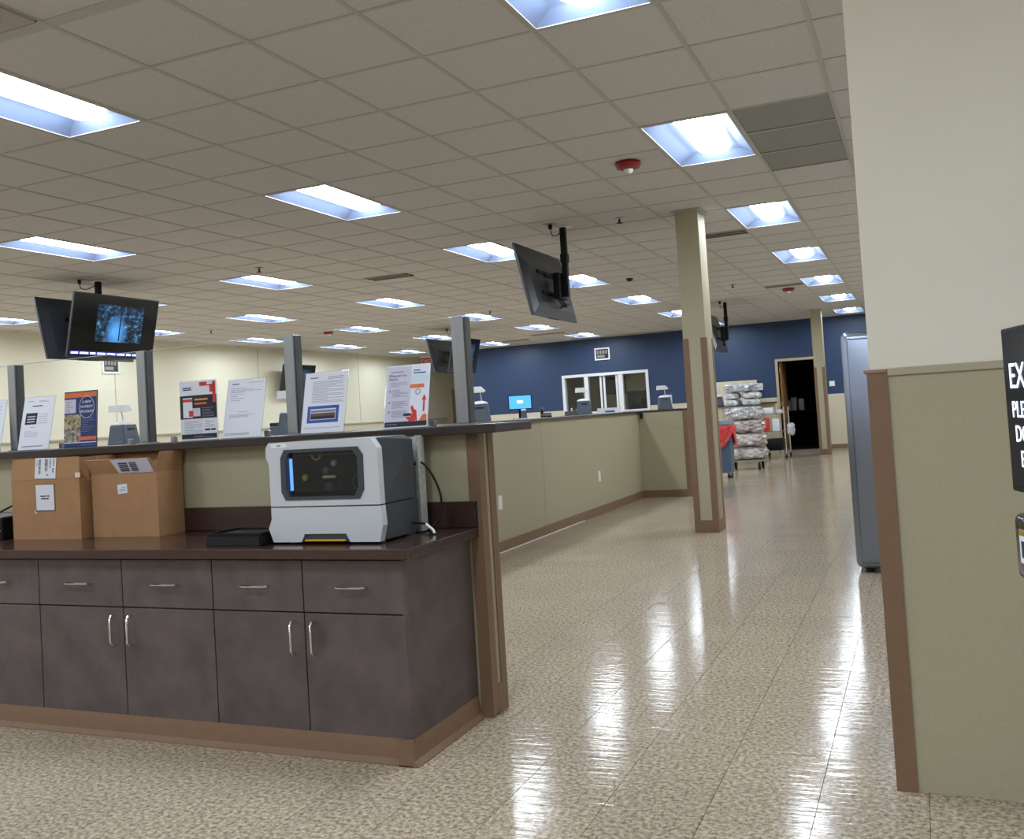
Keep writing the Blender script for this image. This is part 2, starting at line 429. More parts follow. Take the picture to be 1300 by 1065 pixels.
# walls
wl = struct('wall_left', bx((XL - .15, YB - .15, 0), (XL, 29.0, 3.2)), M_LWALL, 'long ivory side wall behind the service area with tan wainscot', 'wall')
obj('wainscot', bx((XL, YB, .1), (XL + .012, 26.2, 1.24)), M_TAN2, wl)
obj('chair_rail', bx((XL, YB, 1.24), (XL + .03, 26.2, 1.275), .004), M_CAP, wl)
obj('baseboard', bx((XL, YB, 0), (XL + .015, 26.2, .1)), M_BROWN, wl)
for y in (8.9, 13.1, 17.2, 21.3): obj('panel_seam', bx((XL, y - .006, 1.28), (XL + .004, y + .006, 3.05)), M_CAP, wl)
struct('wall_back', bx((XL - .15, YB - .15, 0), (XR + .15, YB, 3.2)), M_CREAM, 'cream wall closing the room behind the viewer', 'wall')
struct('wall_side', bx((XR, YB, 0), (XR + .15, 3.24, 3.2)), M_CREAM, 'cream wall beside the entry area', 'wall')
struct('wall_corridor', bx((.45, 3.24, 0), (.6, YF, 3.2)), M_CREAM, 'cream corridor wall behind the steel cabinet', 'wall')
# near right partition
RY, RX = 3.12, -.086
wr = struct('wall_right', bx((RX - .05, RY + .012, 0), (XR, RY + .13, 3.2)), M_CREAM, 'cream wall end with tan wainscot and brown corner guard', 'wall')
obj('wainscot', bx((RX - .052, RY, 0), (XR, RY + .012, 1.255)), M_TAN, wr)
obj('chair_rail', bx((RX, RY - .008, 1.252), (XR, RY + .012, 1.276), .003), M_CAP, wr)
g = lguard(RX - .052, RY, -1, -1, .052, .007, 0, 1.262)
obj('corner_guard', g, M_BROWN, wr)
obj('guard_cap', bx((RX - .068, RY - .012, 1.262), (RX, RY + .062, 1.274), .003), mat('guard_cap', (150, 124, 104), .4), wr)
# far blue wall with door and window openings
BX0 = -11.0
DX0, DX1, DZ = -3.03, -2.12, 2.1
WX0, WX1, WZ0, WZ1 = -8.46, -6.17, 1.15, 2.16
wf = nb()
for a, b in (((BX0, 1.26), (WX0, 3.2)), ((WX0, WZ1), (WX1, 3.2)), ((WX1, 1.26), (DX0, 3.2)), ((DX0, DZ), (DX1, 3.2)), ((DX1, 1.26), (.45, 3.2))):
    box(wf, (a[0], YF, a[1]), (b[0], YF + .15, b[1]))
wfo = struct('wall_far', wf, M_BLUE, 'far blue wall with pale wainscot, a dark doorway and a window', 'wall')
wf = nb()
for a, b in (((BX0, 0), (WX0, 1.26)), ((WX0, 0), (WX1, WZ0)), ((WX1, 0), (DX0, 1.26)), ((DX1, 0), (.45, 1.26))):
    box(wf, (a[0], YF - .012, a[1]), (b[0], YF + .15, b[1]))
obj('wainscot', wf, M_TAN2, wfo)
wf = nb()
for a, b in ((BX0, DX0 - .06), (DX1 + .06, .45)): box(wf, (a, YF - .026, 0), (b, YF - .012, .1))
obj('baseboard', wf, M_BROWN, wfo)
struct('wall_alcove', bx((XL, 28.6, 0), (BX0, 28.75, 3.2)), M_LWALL, 'ivory wall at the end of the side alcove', 'wall')
struct('wall_alcove_side', bx((BX0, YF + .15, 0), (BX0 + .12, 28.75, 3.2)), M_LWALL, 'ivory return wall of the side alcove behind the blue wall', 'wall')
# rooms behind the far wall
for nm_, a, b, l in (('wall_office_back', (-9.6, YF + 3.4, 0), (-5.0, YF + 3.5, 3.2), 'back wall'), ('wall_office_left', (-9.7, YF + .15, 0), (-9.6, YF + 3.5, 3.2), 'side wall'), ('wall_office_right', (-5.1, YF + .15, 0), (-5.0, YF + 3.4, 3.2), 'side wall next to the storeroom'), ('ceiling_office', (-9.6, YF + .15, 2.9), (-5.1, YF + 3.4, 3.0), 'ceiling')):
    struct(nm_, bx(a, b), M_ROOM, 'dim grey ' + l + ' of the office behind the sliding window', 'wall')
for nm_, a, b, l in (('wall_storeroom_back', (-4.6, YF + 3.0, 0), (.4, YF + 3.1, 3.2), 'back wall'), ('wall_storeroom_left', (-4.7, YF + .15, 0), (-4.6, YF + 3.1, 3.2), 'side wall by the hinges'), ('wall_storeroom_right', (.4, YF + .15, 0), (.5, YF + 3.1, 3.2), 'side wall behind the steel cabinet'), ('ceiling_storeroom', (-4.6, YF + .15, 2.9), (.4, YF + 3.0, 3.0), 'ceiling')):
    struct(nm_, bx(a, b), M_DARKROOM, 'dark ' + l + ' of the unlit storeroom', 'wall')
struct('floor_storeroom', bx((-4.6, YF + .16, .0005), (.4, YF + 3.0, .003)), M_DARKROOM, 'dark floor of the unlit storeroom', 'floor')  # near-black sheet over the tiles, painting the storeroom's darkness
# door
d1 = thing('door_1', 'open wooden door with tan metal frame in the far blue wall', 'door', (DX0, YF, 0), kind='structure')
fr = nb(); box(fr, (-.06, -.03, 0), (.0, .16, DZ + .06)); box(fr, (DX1 - DX0, -.03, 0), (DX1 - DX0 + .06, .16, DZ + .06)); box(fr, (0, -.03, DZ), (DX1 - DX0, .16, DZ + .06))
obj('door_frame', fr, M_FRAME, d1)
dl = obj('door_leaf', bx((.015, .12, .01), (.06, 1.0, DZ - .01), .003), M_WOOD, d1)
for z in (.25, 1.05, 1.85): obj('hinge', cyl(nb(), (.01, .11, z), (.01, .11, z + .1), .012), M_CHROME, d1, True)
obj('door_handle', tube(nb(), [(.06, .92, 1.0), (.11, .92, 1.0), (.11, .82, 1.0)], .01), M_CHROME, dl, True)
# window
w1 = thing('window_1', 'white framed sliding service window in the far blue wall', 'window', (WX0, YF, WZ0), kind='structure')
ww, wh = WX1 - WX0, WZ1 - WZ0
fr = nb()
box(fr, (0, -.03, 0), (.07, .15, wh)); box(fr, (ww - .07, -.03, 0), (ww, .15, wh)); box(fr, (.07, -.03, wh - .07), (ww - .07, .15, wh)); box(fr, (.07, -.03, 0), (ww - .07, .15, .04))
obj('window_frame', fr, M_WINFR, w1)
for a, b in ((.60, .70), (1.50, 1.62)): obj('mullion', bx((a, -.02, .04), (b, .13, wh - .07)), M_WINFR, w1)
for a, b in ((1.0, 1.05), (1.09, 1.14), (1.42, 1.47)): obj('sash_rail', bx((a, .03, .04), (b, .07, wh - .07)), M_WINFR, w1)
for a, b in ((.07, .60), (.70, 1.0), (1.14, 1.42), (1.62, ww - .07)): obj('pane', bx((a, .05, .04), (b, .056, wh - .07)), M_ROOMGLASS, w1)
# alcove door on the side wall
d2 = thing('door_2', 'plain wooden door in the ivory alcove wall', 'door', (XL, 26.6, 0), kind='structure')
fr = nb(); box(fr, (0, -.06, 0), (.03, 0, 2.18)); box(fr, (0, 1.2, 0), (.03, 1.26, 2.18)); box(fr, (0, 0, 2.12), (.03, 1.2, 2.18))
obj('door_frame', fr, M_FRAME, d2)
lf = obj('door_leaf', bx((.002, .005, .01), (.024, 1.195, 2.115), .002), M_WOOD, d2)
obj('door_handle', tube(nb(), [(.024, .1, 1.0), (.07, .1, 1.0), (.07, .22, 1.0)], .011), M_CHROME, lf, True)
# ================================================================== TROFFERS
def make_troffer():
    t = thing('ceiling_light', 'recessed rectangular ceiling light with a bright white central lens', 'ceiling light', group='recessed lights in the grid ceiling')
    W, Lg = T / 2 - .006, T - .006
    fr = nb(); e = .018
    box(fr, (-W, -Lg, -.004), (-W + e, Lg, .012)); box(fr, (W - e, -Lg, -.004), (W, Lg, .012))
    box(fr, (-W + e, -Lg, -.004), (W - e, -Lg + e, .012)); box(fr, (-W + e, Lg - e, -.004), (W - e, Lg, .012))
    obj('frame', fr, M_GRID, t)
    # reflector pan
    pan = nb(); n = 6; a, b = W - e, .115; la, lb = Lg - e, Lg - .11
    prof = [(a - (a - b) * k / n, .075 * math.sin(math.pi / 2 * k / n)) for k in range(n + 1)]
    rings = []
    for k, (x, z) in enumerate(prof):
        y = la - (la - lb) * k / n
        rings.append([pan.verts.new((sx * x, sy * y, z)) for sx, sy in ((-1, -1), (1, -1), (1, 1), (-1, 1))])
    for k in range(n):
        for i in range(4): pan.faces.new((rings[k][i], rings[k][(i + 1) % 4], rings[k + 1][(i + 1) % 4], rings[k + 1][i]))
    pan.faces.new(rings[-1])
    obj('reflector', pan, M_REFL, t, True)
    # lens: long dome with rounded ends
    ln = nb(); n, m = 10, 7; rows = []
    ys = [-1, -.985, -.95, -.9, 0, .9, .95, .985, 1]
    for yv in ys:
        k = math.sqrt(max(0, 1 - max(0, (abs(yv) - .9) / .1) ** 2)); k = max(k, .12)
        rows.append([ln.verts.new((-.118 * math.cos(math.pi * q / n), yv * (Lg - .1), .074 - .052 * k * math.sin(math.pi * q / n))) for q in range(n + 1)])
    for p in range(len(rows) - 1):
        for q in range(n): ln.faces.new((rows[p][q], rows[p][q + 1], rows[p + 1][q + 1], rows[p + 1][q]))
    obj('lens', ln, M_LENS, t, True)
    obj('housing', bx((-W, -Lg, .08), (W, Lg, .1)), M_PLEN, t)
    return t
tr = make_troffer(); first = True
for i, r in LIGHTS:
    if gy(r) < YB: continue
    p = (gx(i) - T / 2, gy(r) + T, CEIL)
    if p[1] > YF - .4 and p[0] > -11: continue
    ll = {-5: 'over the waiting area beside the entry', 0: 'in the row running above the corridor and steel cabinet', 5: 'in the row above the corridor counter', 10: 'in the row over the middle of the service area', 14: 'in the second row out from the ivory wall', 18: 'in the row closest to the ivory wall'}[i]
    nm = 'recessed white ceiling light ' + ll
    if (i, r) == (0, 4): nm = 'recessed white ceiling light beside the grey return air panels'
    if (i, r) == (0, 9): nm = 'recessed white ceiling light beside the slot diffuser at the tan column'
    if (i, r) == (5, 14): nm = 'recessed white ceiling light partly behind the hanging screen seen from behind'
    if first: tr.location = p; first = False; q = tr
    else: q = dup(tr, p)
    q['label'] = nm; q['group'] = {-5: 'lights over the entry waiting area', 0: 'lights above the corridor', 5: 'lights above the corridor counter', 10: 'lights over the middle of the service area', 14: 'lights second from the ivory wall', 18: 'lights closest to the ivory wall'}[i]
# return air panels
for k, (i, r) in enumerate(RETURNS):
    t = thing('return_air_panel', ['grey return air panel in the ceiling, end panel of three beside the light', 'grey return air panel in the ceiling, middle of three', 'grey return air panel in the ceiling, end of three near the column side'][k], 'vent', (gx(i) - T / 2, gy(r) + T / 2, CEIL), group='return air panels beside the ceiling light')
    obj('panel', bx((-T / 2 + .014, -T / 2 + .014, .004), (T / 2 - .014, T / 2 - .014, .014)), M_VENT, t)
    for s in (-1, 1): obj('rim', bx((-T / 2 + .012, s * (T / 2 - .018) - .006, -.002), (T / 2 - .012, s * (T / 2 - .018) + .006, .012)), mat('vent_rim', (150, 148, 142), .5), t)
def diffuser(x0, x1, y, label, d=.13):
    t = thing('slot_diffuser', label, 'vent', ((x0 + x1) / 2, y, CEIL), group='slot diffusers in the ceiling')
    h = (x1 - x0) / 2; f = nb()
    box(f, (-h, -d, -.012), (h, -d + .02, .003)); box(f, (-h, d - .02, -.012), (h, d, .003)); box(f, (-h, -.008, -.012), (h, .008, .003))
    obj('frame', f, mat('diffuser_frame', (176, 166, 160), .5), t)
    obj('slot', bx((-h, -d + .01, -.004), (h, d - .01, .002)), M_DUCT, t)
diffuser(-2.2, -1.6, 10.5, 'slot air diffuser beside the tan column')
diffuser(-2.2, -1.6, 15.95, 'slot air diffuser next to the red alarm near the far wall')
diffuser(-6.34, -5.75, 10.45, 'slot air diffuser over the middle of the service area')
t = thing('supply_grille', 'flat grey supply grille beside the wide ceiling seam', 'vent', (-3.72, gy(-1) - .2, CEIL))
obj('face_plate', bx((-.3, -.14, -.014), (.3, .14, .002), .002), mat('diffuser_frame', (176, 166, 160), .5), t)
obj('edge_shadow_gap', bx((-.3, .141, -.006), (.3, .149, .002)), M_DUCT, t)
for k in range(2): obj('slot', bx((-.26, -.09 + k * .1, -.0165), (.2, -.05 + k * .1, -.0135)), M_DUCT, t)
diffuser(-8.0, -5.4, 22.85, 'long slot air diffuser along the top of the blue wall', .1)
diffuser(-8.2, -7.4, 20.6, 'slot air diffuser above the far staff area', .12)
diffuser(-9.5, -8.7, 21.6, 'slot air diffuser near the blue wall and hanging screens', .12)
def strobe(x, y, label):
    t = thing('fire_alarm', label, 'fire alarm', (x, y, CEIL), group='red ceiling fire alarms')
    obj('body', lathe(nb(), [(.095, -.002), (.1, -.02), (.085, -.045), (.05, -.055)]), M_STROBE, t, True)
    obj('strobe_lens', lathe(nb(), [(.035, -.05), (.038, -.065), (.02, -.085)]), M_CLEAR, t, True)
strobe(-1.89, 6.92, 'red ceiling fire alarm with clear strobe between grid lights and column')
strobe(-1.89, 16.47, 'red ceiling fire alarm with clear strobe beside slot diffuser')
strobe(-10.42, 15.57, 'red ceiling fire alarm with clear strobe over the service area')
def sprinkler(x, y, where):
    t = thing('fire_sprinkler', 'small metal fire sprinkler head ' + where, 'sprinkler', (x, y, CEIL), group='ceiling sprinkler heads')
    obj('escutcheon', lathe(nb(), [(.045, .003), (.045, -.006), (.02, -.012)]), M_STEEL, t, True)
    obj('nozzle', cyl(nb(), (0, 0, -.01), (0, 0, -.045), .012, .008, 8), M_DUCT, t)
    obj('deflector', cyl(nb(), (0, 0, -.045), (0, 0, -.05), .03, .03, 12), M_DUCT, t)
for x, y, q in ((-2.55, 8.89, 'between the tan column and the hanging screen'), (-6.76, 8.79, 'beside a light over the glass screens'), (-2.57, 15.1, 'beyond the tan column near the corridor'), (-6.76, 15.1, 'over the middle of the staff area'), (-9.9, 20.5, 'near the hanging pair of screens behind the end post'), (-11.5, 13.5, 'out toward the ivory wall')): sprinkler(x, y, q)
t = thing('dome_camera', 'small ceiling dome camera near the rear-facing hanging screen', 'camera', (-3.61, 12.9, CEIL))
obj('base', lathe(nb(), [(.075, .003), (.075, -.02), (.06, -.026)]), M_WHITE, t, True)
obj('dome', lathe(nb(), [(.05, -.024), (.045, -.05), (.025, -.068)]), M_GLOSSBLK, t, True)
# ================================================================== COLUMNS
def column(x0, x1, y0, y1, label):
    cx, cy = (x0 + x1) / 2, (y0 + y1) / 2; hx, hy = (x1 - x0) / 2, (y1 - y0) / 2
    t = thing('column', label, 'column', (cx, cy, 0), kind='structure')
    obj('shaft', bx((-hx, -hy, 0), (hx, hy, CEIL)), M_TAN, t)
    obj('plinth', bx((-hx - .006, -hy - .006, 0), (hx + .006, hy + .006, .115), .003), M_BROWN, t)
    for sx in (-1, 1):
        for sy in (-1, 1):
            obj('corner_guard', lguard(sx * hx, sy * hy, sx, sy, .052, .005, .115, 1.83), M_BROWN, t)
    obj('top_collar', bx((-hx - .03, -hy - .03, CEIL - .012), (hx + .03, hy + .03, CEIL)), M_GRID, t)
column(-2.022, -1.806, 8.95, 9.27, 'tan square column with brown corner guards by the corridor counter')
column(-2.0, -1.79, 20.95, 21.25, 'tan square column with brown corner guards before the dark doorway')
# ================================================================== NEAR HALF WALL + CABINETS
HY0, HY1, HXE = 3.49, 3.625, -1.65
LX = -7.4
hw = struct('half_wall', bx((LX, HY0, 0), (HXE - .004, HY1, 1.14)), M_TAN, 'tan half wall behind the dark cabinets with brown end guards', 'half wall')
for yc, sy in ((HY0, -1), (HY1, 1)): obj('corner_guard', lguard(HXE - .004, yc, 1, sy, .048, .006, 0, 1.138), M_BROWN, hw)
obj('end_base', bx((HXE - .004, HY0 + .045, 0), (HXE + .003, HY1 - .045, .12)), M_BROWN, hw)
obj('wall_plate', bx((-4.13, HY0 - .006, .92), (-4.02, HY0, 1.04), .002), M_CAP, hw)
t = thing('floor_clip', 'small chrome floor clip at the foot of the half wall', 'clip', (HXE + .018, 3.545, 0))
obj('clip_body', bx((-.012, -.02, 0), (.012, .02, .012), .003), M_CHROME, t)
obj('clip_screw', cyl(nb(), (0, 0, .012), (0, 0, .015), .005), M_STEEL, t)
ld = thing('transaction_ledge', 'long dark laminate ledge capping the near half wall', 'ledge', (-4.45, 3.59, 1.14))
obj('ledge_top', bx((LX + 4.45, -.19, 0), (-1.53 + 4.45, .19, .036), .004), M_LEDGE, ld)
obj('edge_strip', bx((LX + 4.45, -.193, .003), (-1.527 + 4.45, -.189, .031)), mat('ledge_edge', (48, 38, 35), .35), ld)
# cabinets
CY = 2.952
SE = [-4.44, -3.972, -3.502, -3.034, -2.571, -2.149, -1.715]
lab = ['dark slate laminate base cabinet reaching out past the taped box', 'dark slate laminate base cabinet under the cardboard boxes', 'dark slate laminate base cabinet at the counter end under the printer']
def handle(p0, p1, out, parent):
    p0, p1 = Vector(p0), Vector(p1); o = Vector((0, -out, 0)); k = (p1 - p0) * .1
    obj('handle', tube(nb(), [p0, p0 + o * .7, p0 + o + k, p1 + o - k, p1 + o * .7, p1], .005, 8), M_CHROME, parent, True)
for u in range(3):
    xa, xm, xb = SE[2 * u], SE[2 * u + 1], SE[2 * u + 2]
    t = thing('base_cabinet', lab[u], 'cabinet', ((xa + xb) / 2, CY, 0), group='base cabinets under the worktop')
    ox = (xa + xb) / 2
    obj('carcass', bx((xa - ox + .001, .018, .03), (xb - ox - (.016 if u == 2 else .001), HY0 - CY - .008, .72)), M_GAP if u < 2 else M_GAP, t)
    if u == 2: obj('end_panel', bx((xb - ox - .016, .002, .08), (xb - ox + .004, HY0 - CY - .008, .722)), M_LAM, t)
    for a, b, side in ((xa, xm, 1), (xm, xb, -1)):
        dr = obj('drawer', bx((a - ox + .0025, 0, .524), (b - ox - .0025, .018, .714), .0015), M_LAM, t)
        c = (a + b) / 2 - ox
        handle((c - .06, 0, .619), (c + .06, 0, .619), .03, dr)
        do = obj('door', bx((a - ox + .0025, 0, .085), (b - ox - .0025, .018, .519), .0015), M_LAM, t)
        hx = (b - ox - .045) if side == 1 else (a - ox + .045)
        handle((hx, 0, .372), (hx, 0, .49), .03, do)
    kb = nb()
    x1 = xb - ox + (.008 if u == 2 else 0)
    prism(kb, [(-.0, .088), (-.004, .06), (-.008, .02), (-.026, .004), (-.026, 0), (.05, 0), (.05, .088)], 'x', xa - ox, x1)
    if u == 2:
        pr = [(.004, .088), (.008, .06), (.012, .02), (.03, .004), (.03, 0), (-.05, 0), (-.05, .088)]
        prism(kb, [(xb - ox + p[0], p[1]) for p in pr], 'y', -.026, HY0 - CY - .012)
    obj('cove_base', kb, M_BROWN, t)
wt = thing('worktop', 'dark glossy brown worktop over the base cabinets with backsplash', 'worktop', (-3.05, 3.2, .725))
obj('slab', bx((-4.44 + 3.05, 2.9 - 3.2, 0), (-1.668 + 3.05, HY0 - 3.2 - .001, .037), .003), M_TOP, wt)
bs = thing('backsplash', 'dark brown backsplash strip along the back of the worktop', 'backsplash', (-3.05, 3.48, .763))
obj('strip', bx((-4.44 + 3.05, HY0 - 3.48 - .021, 0), (-1.672 + 3.05, HY0 - 3.48 - .001, .105), .002), M_TOP, bs)
obj('end_cap', bx((-1.672 + 3.05, HY0 - 3.48 - .021, 0), (-1.668 + 3.05, HY0 - 3.48 - .001, .105)), M_GAP, bs)
WZ = .762
# ================================================================== PRINTER
def make_printer():
    t = thing('label_printer', 'light grey and charcoal industrial label printer with dark window', 'printer', (-2.333, 3.03, WZ + .008))
    outer_up = [(0, .137), (0, .30), (-.013, .325), (-.013, .362), (.002, .383), (.462, .383), (.488, .345), (.49, .137)]
    win = [(.055, .192), (.073, .16), (.405, .16), (.425, .194), (.427, .322), (.405, .354), (.075, .354), (.057, .322)]
    obj('front_door', holed(outer_up, [win], 0, .035), M_LTGREY, t)
    low = [(.0, .132), (.49, .132), (.495, .06), (.48, 0), (.352, 0), (.335, .031), (.15, .031), (.133, 0), (.004, 0), (-.016, .052), (0, .088)]
    obj('lower_front', prism(nb(), low, 'y', 0, .035), M_LTGREY, t)
    body = nb()
    prism(body, [(.035, .137), (.035, .381), (.245, .384), (.27, .365), (.27, .137)], 'x', .006, .486)
    for v in body.verts:
        if v.co.z > .37 and v.co.x > .4: v.co.x -= .02
    obj('upper_body', body, M_DKGREY, t)
    body = nb(); prism(body, [(.035, .004), (.035, .132), (.28, .132), (.285, .09), (.275, .004)], 'x', .006, .488)
    obj('lower_body', body, M_DKGREY, t)
    obj('body_seam', bx((.01, .03, .128), (.482, .262, .14)), M_BLACK, t)
    sc = lambda q, s: [((p[0] - .241) * s + .241, (p[1] - .257) * s + .257) for p in q]
    wf = obj('window_frame', holed(sc(win, 1.0), [sc(win, .87)], -.004, .03), M_DKGREY, t)
    obj('window_glass', prism(nb(), sc(win, .875), 'y', .012, .015), glass('printer_glass', (225, 228, 232), 1.2), wf)
    bay = obj('media_bay', prism(nb(), sc(win, .9), 'y', .0345, .0349), mat('bay_black', (13, 13, 15), .6, spec=.15), t)
    mech = nb()
    obj('led_strip', bx((.082, .017, .195), (.094, .024, .318), .002), M_LED, bay)
    obj('guide_spool', cyl(nb(), (.255, .02, .205), (.255, .034, .205), .018), M_DKGREY, bay)
    obj('spindle', cyl(nb(), (.235, .02, .243), (.295, .02, .243), .009, .008), mat('spindle_bronze', (122, 112, 92), .4, .5), bay, True)
    obj('knob', cyl(nb(), (.282, .018, .294), (.282, .034, .294), .011), mat('mid_grey', (150, 150, 150), .4), bay, True)
    obj('gold_knob', cyl(nb(), (.15, .018, .243), (.15, .034, .243), .012), M_GOLD, bay, True)
    obj('small_gear', cyl(nb(), (.245, .018, .268), (.245, .034, .268), .012, .012, 8), mat('gear_grey', (92, 92, 94), .4), bay)
    ring = nb()
    tube(ring, [(.392 + .028 * math.cos(a), .022, .222 + .03 * math.sin(a)) for a in [2 * math.pi * k / 24 for k in range(25)]], .0022, 6)
    obj('reel_ring', ring, mat('gear_grey', (92, 92, 94), .4), bay, True)
    obj('reel_hub', cyl(nb(), (.396, .018, .224), (.396, .034, .224), .01), mat('mid_grey', (150, 150, 150), .4), bay, True)
    ring = nb(); tube(ring, [(.205 + .02 * math.cos(a), .022, .33 + .02 * math.sin(a)) for a in [math.pi + math.pi * k / 12 for k in range(13)]], .003, 6)
    obj('brass_hook', ring, M_GOLD, bay, True)
    for z in (.192, .326): obj('bay_rail', bx((.115, .02, z), (.385, .03, z + .004)), M_DKGREY, bay)
    nm = obj('name_plate', bx((.014, -.001, .363), (.086, .0, .378)), M_WHITE, t)
    obj('name_print', bx((.042, -.0015, .3685), (.06, -.001, .373)), M_INK, nm)
    rec = obj('tear_slot', prism(nb(), [(.136, .001), (.152, .029), (.333, .029), (.349, .001)], 'y', .006, .03), M_DKGREY, t)
    obj('yellow_bar', bx((.15, .0, .003), (.33, .01, .0095), .001), M_YELLOW, rec)
    for x, y in ((.07, .06), (.46, .05), (.07, .24), (.45, .24)): obj('foot', cyl(nb(), (x, y, -.008), (x, y, .006), .013), mat('foot_rubber', (90, 78, 74), .6), t, True)
    return t
make_printer()
# metal mounting plate behind the printer
t = thing('metal_bracket', 'slotted steel equipment bracket standing behind the printer', 'bracket', (-2.012, 3.40, WZ))
p = holed([(-.2, 0), (.155, 0), (.155, .385), (-.2, .385)], [[(.098, .07), (.112, .07), (.112, .33), (.098, .33)]], 0, .012)
obj('plate', p, mat('galvanised_steel', (205, 208, 208), .4, .3, var=.15, vscale=60), t)
obj('flange', bx((.143, -.04, 0), (.155, 0, .385)), mat('galvanised_steel'), t)
for z in (.03, .12, .2, .25, .3, .36): obj('screw', cyl(nb(), (.13, -.002, z), (.13, -.007, z), .006, .004, 10), M_CHROME, t)
pc = obj('power_cord', tube(nb(), smooth_path([(-1.895, 3.395, 1.03), (-1.85, 3.38, 1.035), (-1.8, 3.37, .98), (-1.765, 3.36, .90), (-1.765, 3.34, .82), (-1.81, 3.32, .772), (-1.87, 3.34, .768), (-1.9, 3.40, .769)]), .0045), M_BLACK, None, True)
tag(pc, 'black power cord looping from the bracket to the worktop beside the printer', 'cord')
t = thing('data_cable', 'short black data cable with a white plug behind the printer', 'cable', (-1.845, 3.30, WZ))
obj('lead', tube(nb(), smooth_path([(-.02, -.04, .05), (.02, -.03, .048), (.05, -.02, .04)]), .005), M_BLACK, t, True)
obj('plug', tube(nb(), [(.05, -.02, .04), (.085, -.03, .018), (.092, -.032, .006)], .0055), M_WHITE, t, True)
# black tray left of the printer
t = thing('black_tray', 'low black plastic tray on the worktop tucked beside the printer', 'tray', (-2.488, 3.08, WZ))
tb = nb(); taper(tb, 0, 0, .135, .1, 0, .128, .092, .042); bmesh.ops.bevel(tb, geom=tb.edges[:], offset=.004, segments=2, affect='EDGES')
obj('tray_body', tb, M_BLACK, t)
f = nb()
for a, b in (((-.128, -.092), (.128, -.084)), ((-.128, .084), (.128, .092)), ((-.128, -.084), (-.12, .084)), ((.12, -.084), (.128, .084))): box(f, (*a, .0405), (*b, .05))
obj('tray_rim', f, M_BLACK, t)
# black device at the left end
t = thing('black_equipment_case', 'black equipment case on the worktop left of the taped box', 'equipment', (-4.19, 3.3, WZ))
obj('case', bx((-.16, -.1, 0), (.17, .1, .105), .006), M_BLACK, t)
obj('lid', bx((-.16, -.1, .105), (.17, .1, .112), .002), mat('case_grey', (120, 120, 122), .4), t)
obj('strap', tube(nb(), smooth_path([(.02, -.103, .05), (.07, -.106, .045), (.11, -.106, .03), (.165, -.104, .045)]), .004), M_STEEL, t, True)
obj('prop_arm', tube(nb(), [(-.05, .05, .112), (.165, .05, .185)], .005), M_BLACK, t, True)
# ================================================================== CARDBOARD BOXES
def plate(parent, name, p, m, th=-.004):
    """four points, outward thickness"""
    p = [Vector(q) for q in p]; n = (p[1] - p[0]).cross(p[3] - p[0]).normalized() * th
    bm = nb(); A = [bm.verts.new(q) for q in p]; Bq = [bm.verts.new(q + n) for q in p]
    bm.faces.new(A[::-1]); bm.faces.new(Bq)
    for i in range(4): bm.faces.new((A[i], A[(i + 1) % 4], Bq[(i + 1) % 4], Bq[i]))
    return obj(name, bm, m, parent)
def box_shell(w, d, h, th=.005):
    b = nb(); hw_, hd = w / 2, d / 2
    box(b, (-hw_, -hd, 0), (hw_, hd, th))
    box(b, (-hw_, -hd, th), (hw_, -hd + th, h)); box(b, (-hw_, hd - th, th), (hw_, hd, h))
    box(b, (-hw_, -hd + th, th), (-hw_ + th, hd - th, h)); box(b, (hw_ - th, -hd + th, th), (hw_, hd - th, h))
    return b
W1, D1, H1 = .425, .215, .276
t = thing('cardboard_box', 'tall cardboard box with raised flap, shipping label and white paper sheet', 'box', (-3.765, 3.335, WZ), .02)
obj('carton', box_shell(W1, D1, H1), M_CARD, t)
ff = plate(t, 'front_flap', [(-W1 / 2, -D1 / 2, H1 + .001), (W1 / 2, -D1 / 2, H1 + .001), (W1 / 2 - .004, -D1 / 2 + .008, H1 + .1), (-W1 / 2 + .004, -D1 / 2 + .008, H1 + .1)], M_CARD)
plate(t, 'back_flap', [(-W1 / 2, D1 / 2 - .005, H1 + .001), (W1 / 2, D1 / 2 - .005, H1 + .001), (W1 / 2, D1 / 2 - .012, H1 + .1), (-W1 / 2, D1 / 2 - .012, H1 + .1)], M_CARD)
plate(t, 'side_flap', [(W1 / 2 - .002, -D1 / 2 + .01, H1 + .001), (W1 / 2 - .002, D1 / 2 - .02, H1 + .001), (W1 / 2 - .02, D1 / 2 - .02, H1 + .095), (W1 / 2 - .02, -D1 / 2 + .02, H1 + .095)], M_CARDIN)
lb = obj('shipping_label', bx((-.065, -.0015, .0), (.065, 0, .095)), M_PAPER, ff, loc=(.005, -D1 / 2 - .001, H1 + .006), rot=(-.08, .03, 0))
k = 0
for x0, ww_, z0, z1 in ((-.043, .014, .02, .092), (-.004, .018, .033, .092), (.025, .008, .05, .09), (.043, .01, .028, .05), (.046, .008, .06, .09), (.008, .012, .012, .022), (-.055, .004, .055, .085)):
    b = nb(); z = z0
    while z < z1 - .002:
        hh = random.choice((.0012, .002, .003)); box(b, (x0, -.0018, z), (x0 + ww_, -.0015, min(z + hh, z1))); z += hh + random.choice((.001, .0015, .002))
    obj('barcode', b, M_DKINK, lb)
sh = obj('paper_sheet', bx((-.056, -.0012, 0), (.056, 0, .118)), M_PAPER, t, loc=(.0, -D1 / 2 - .001, .135))
obj('sheet_shadow_patch', bx((-.061, -.0008, -.006), (.061, 0, .122)), mat('sheet_shadow_brown', (120, 88, 60), .8), t, loc=(.002, -D1 / 2 - .0002, .135))  # dark rectangle around the sheet stands in for its shadow on the carton
for a, b, z in ((-.028, .006, .062), (.012, .028, .062), (-.024, .024, .051)): obj('bold_line', bx((a, -.0015, z), (b, -.0012, z + .006)), M_DKINK, sh)
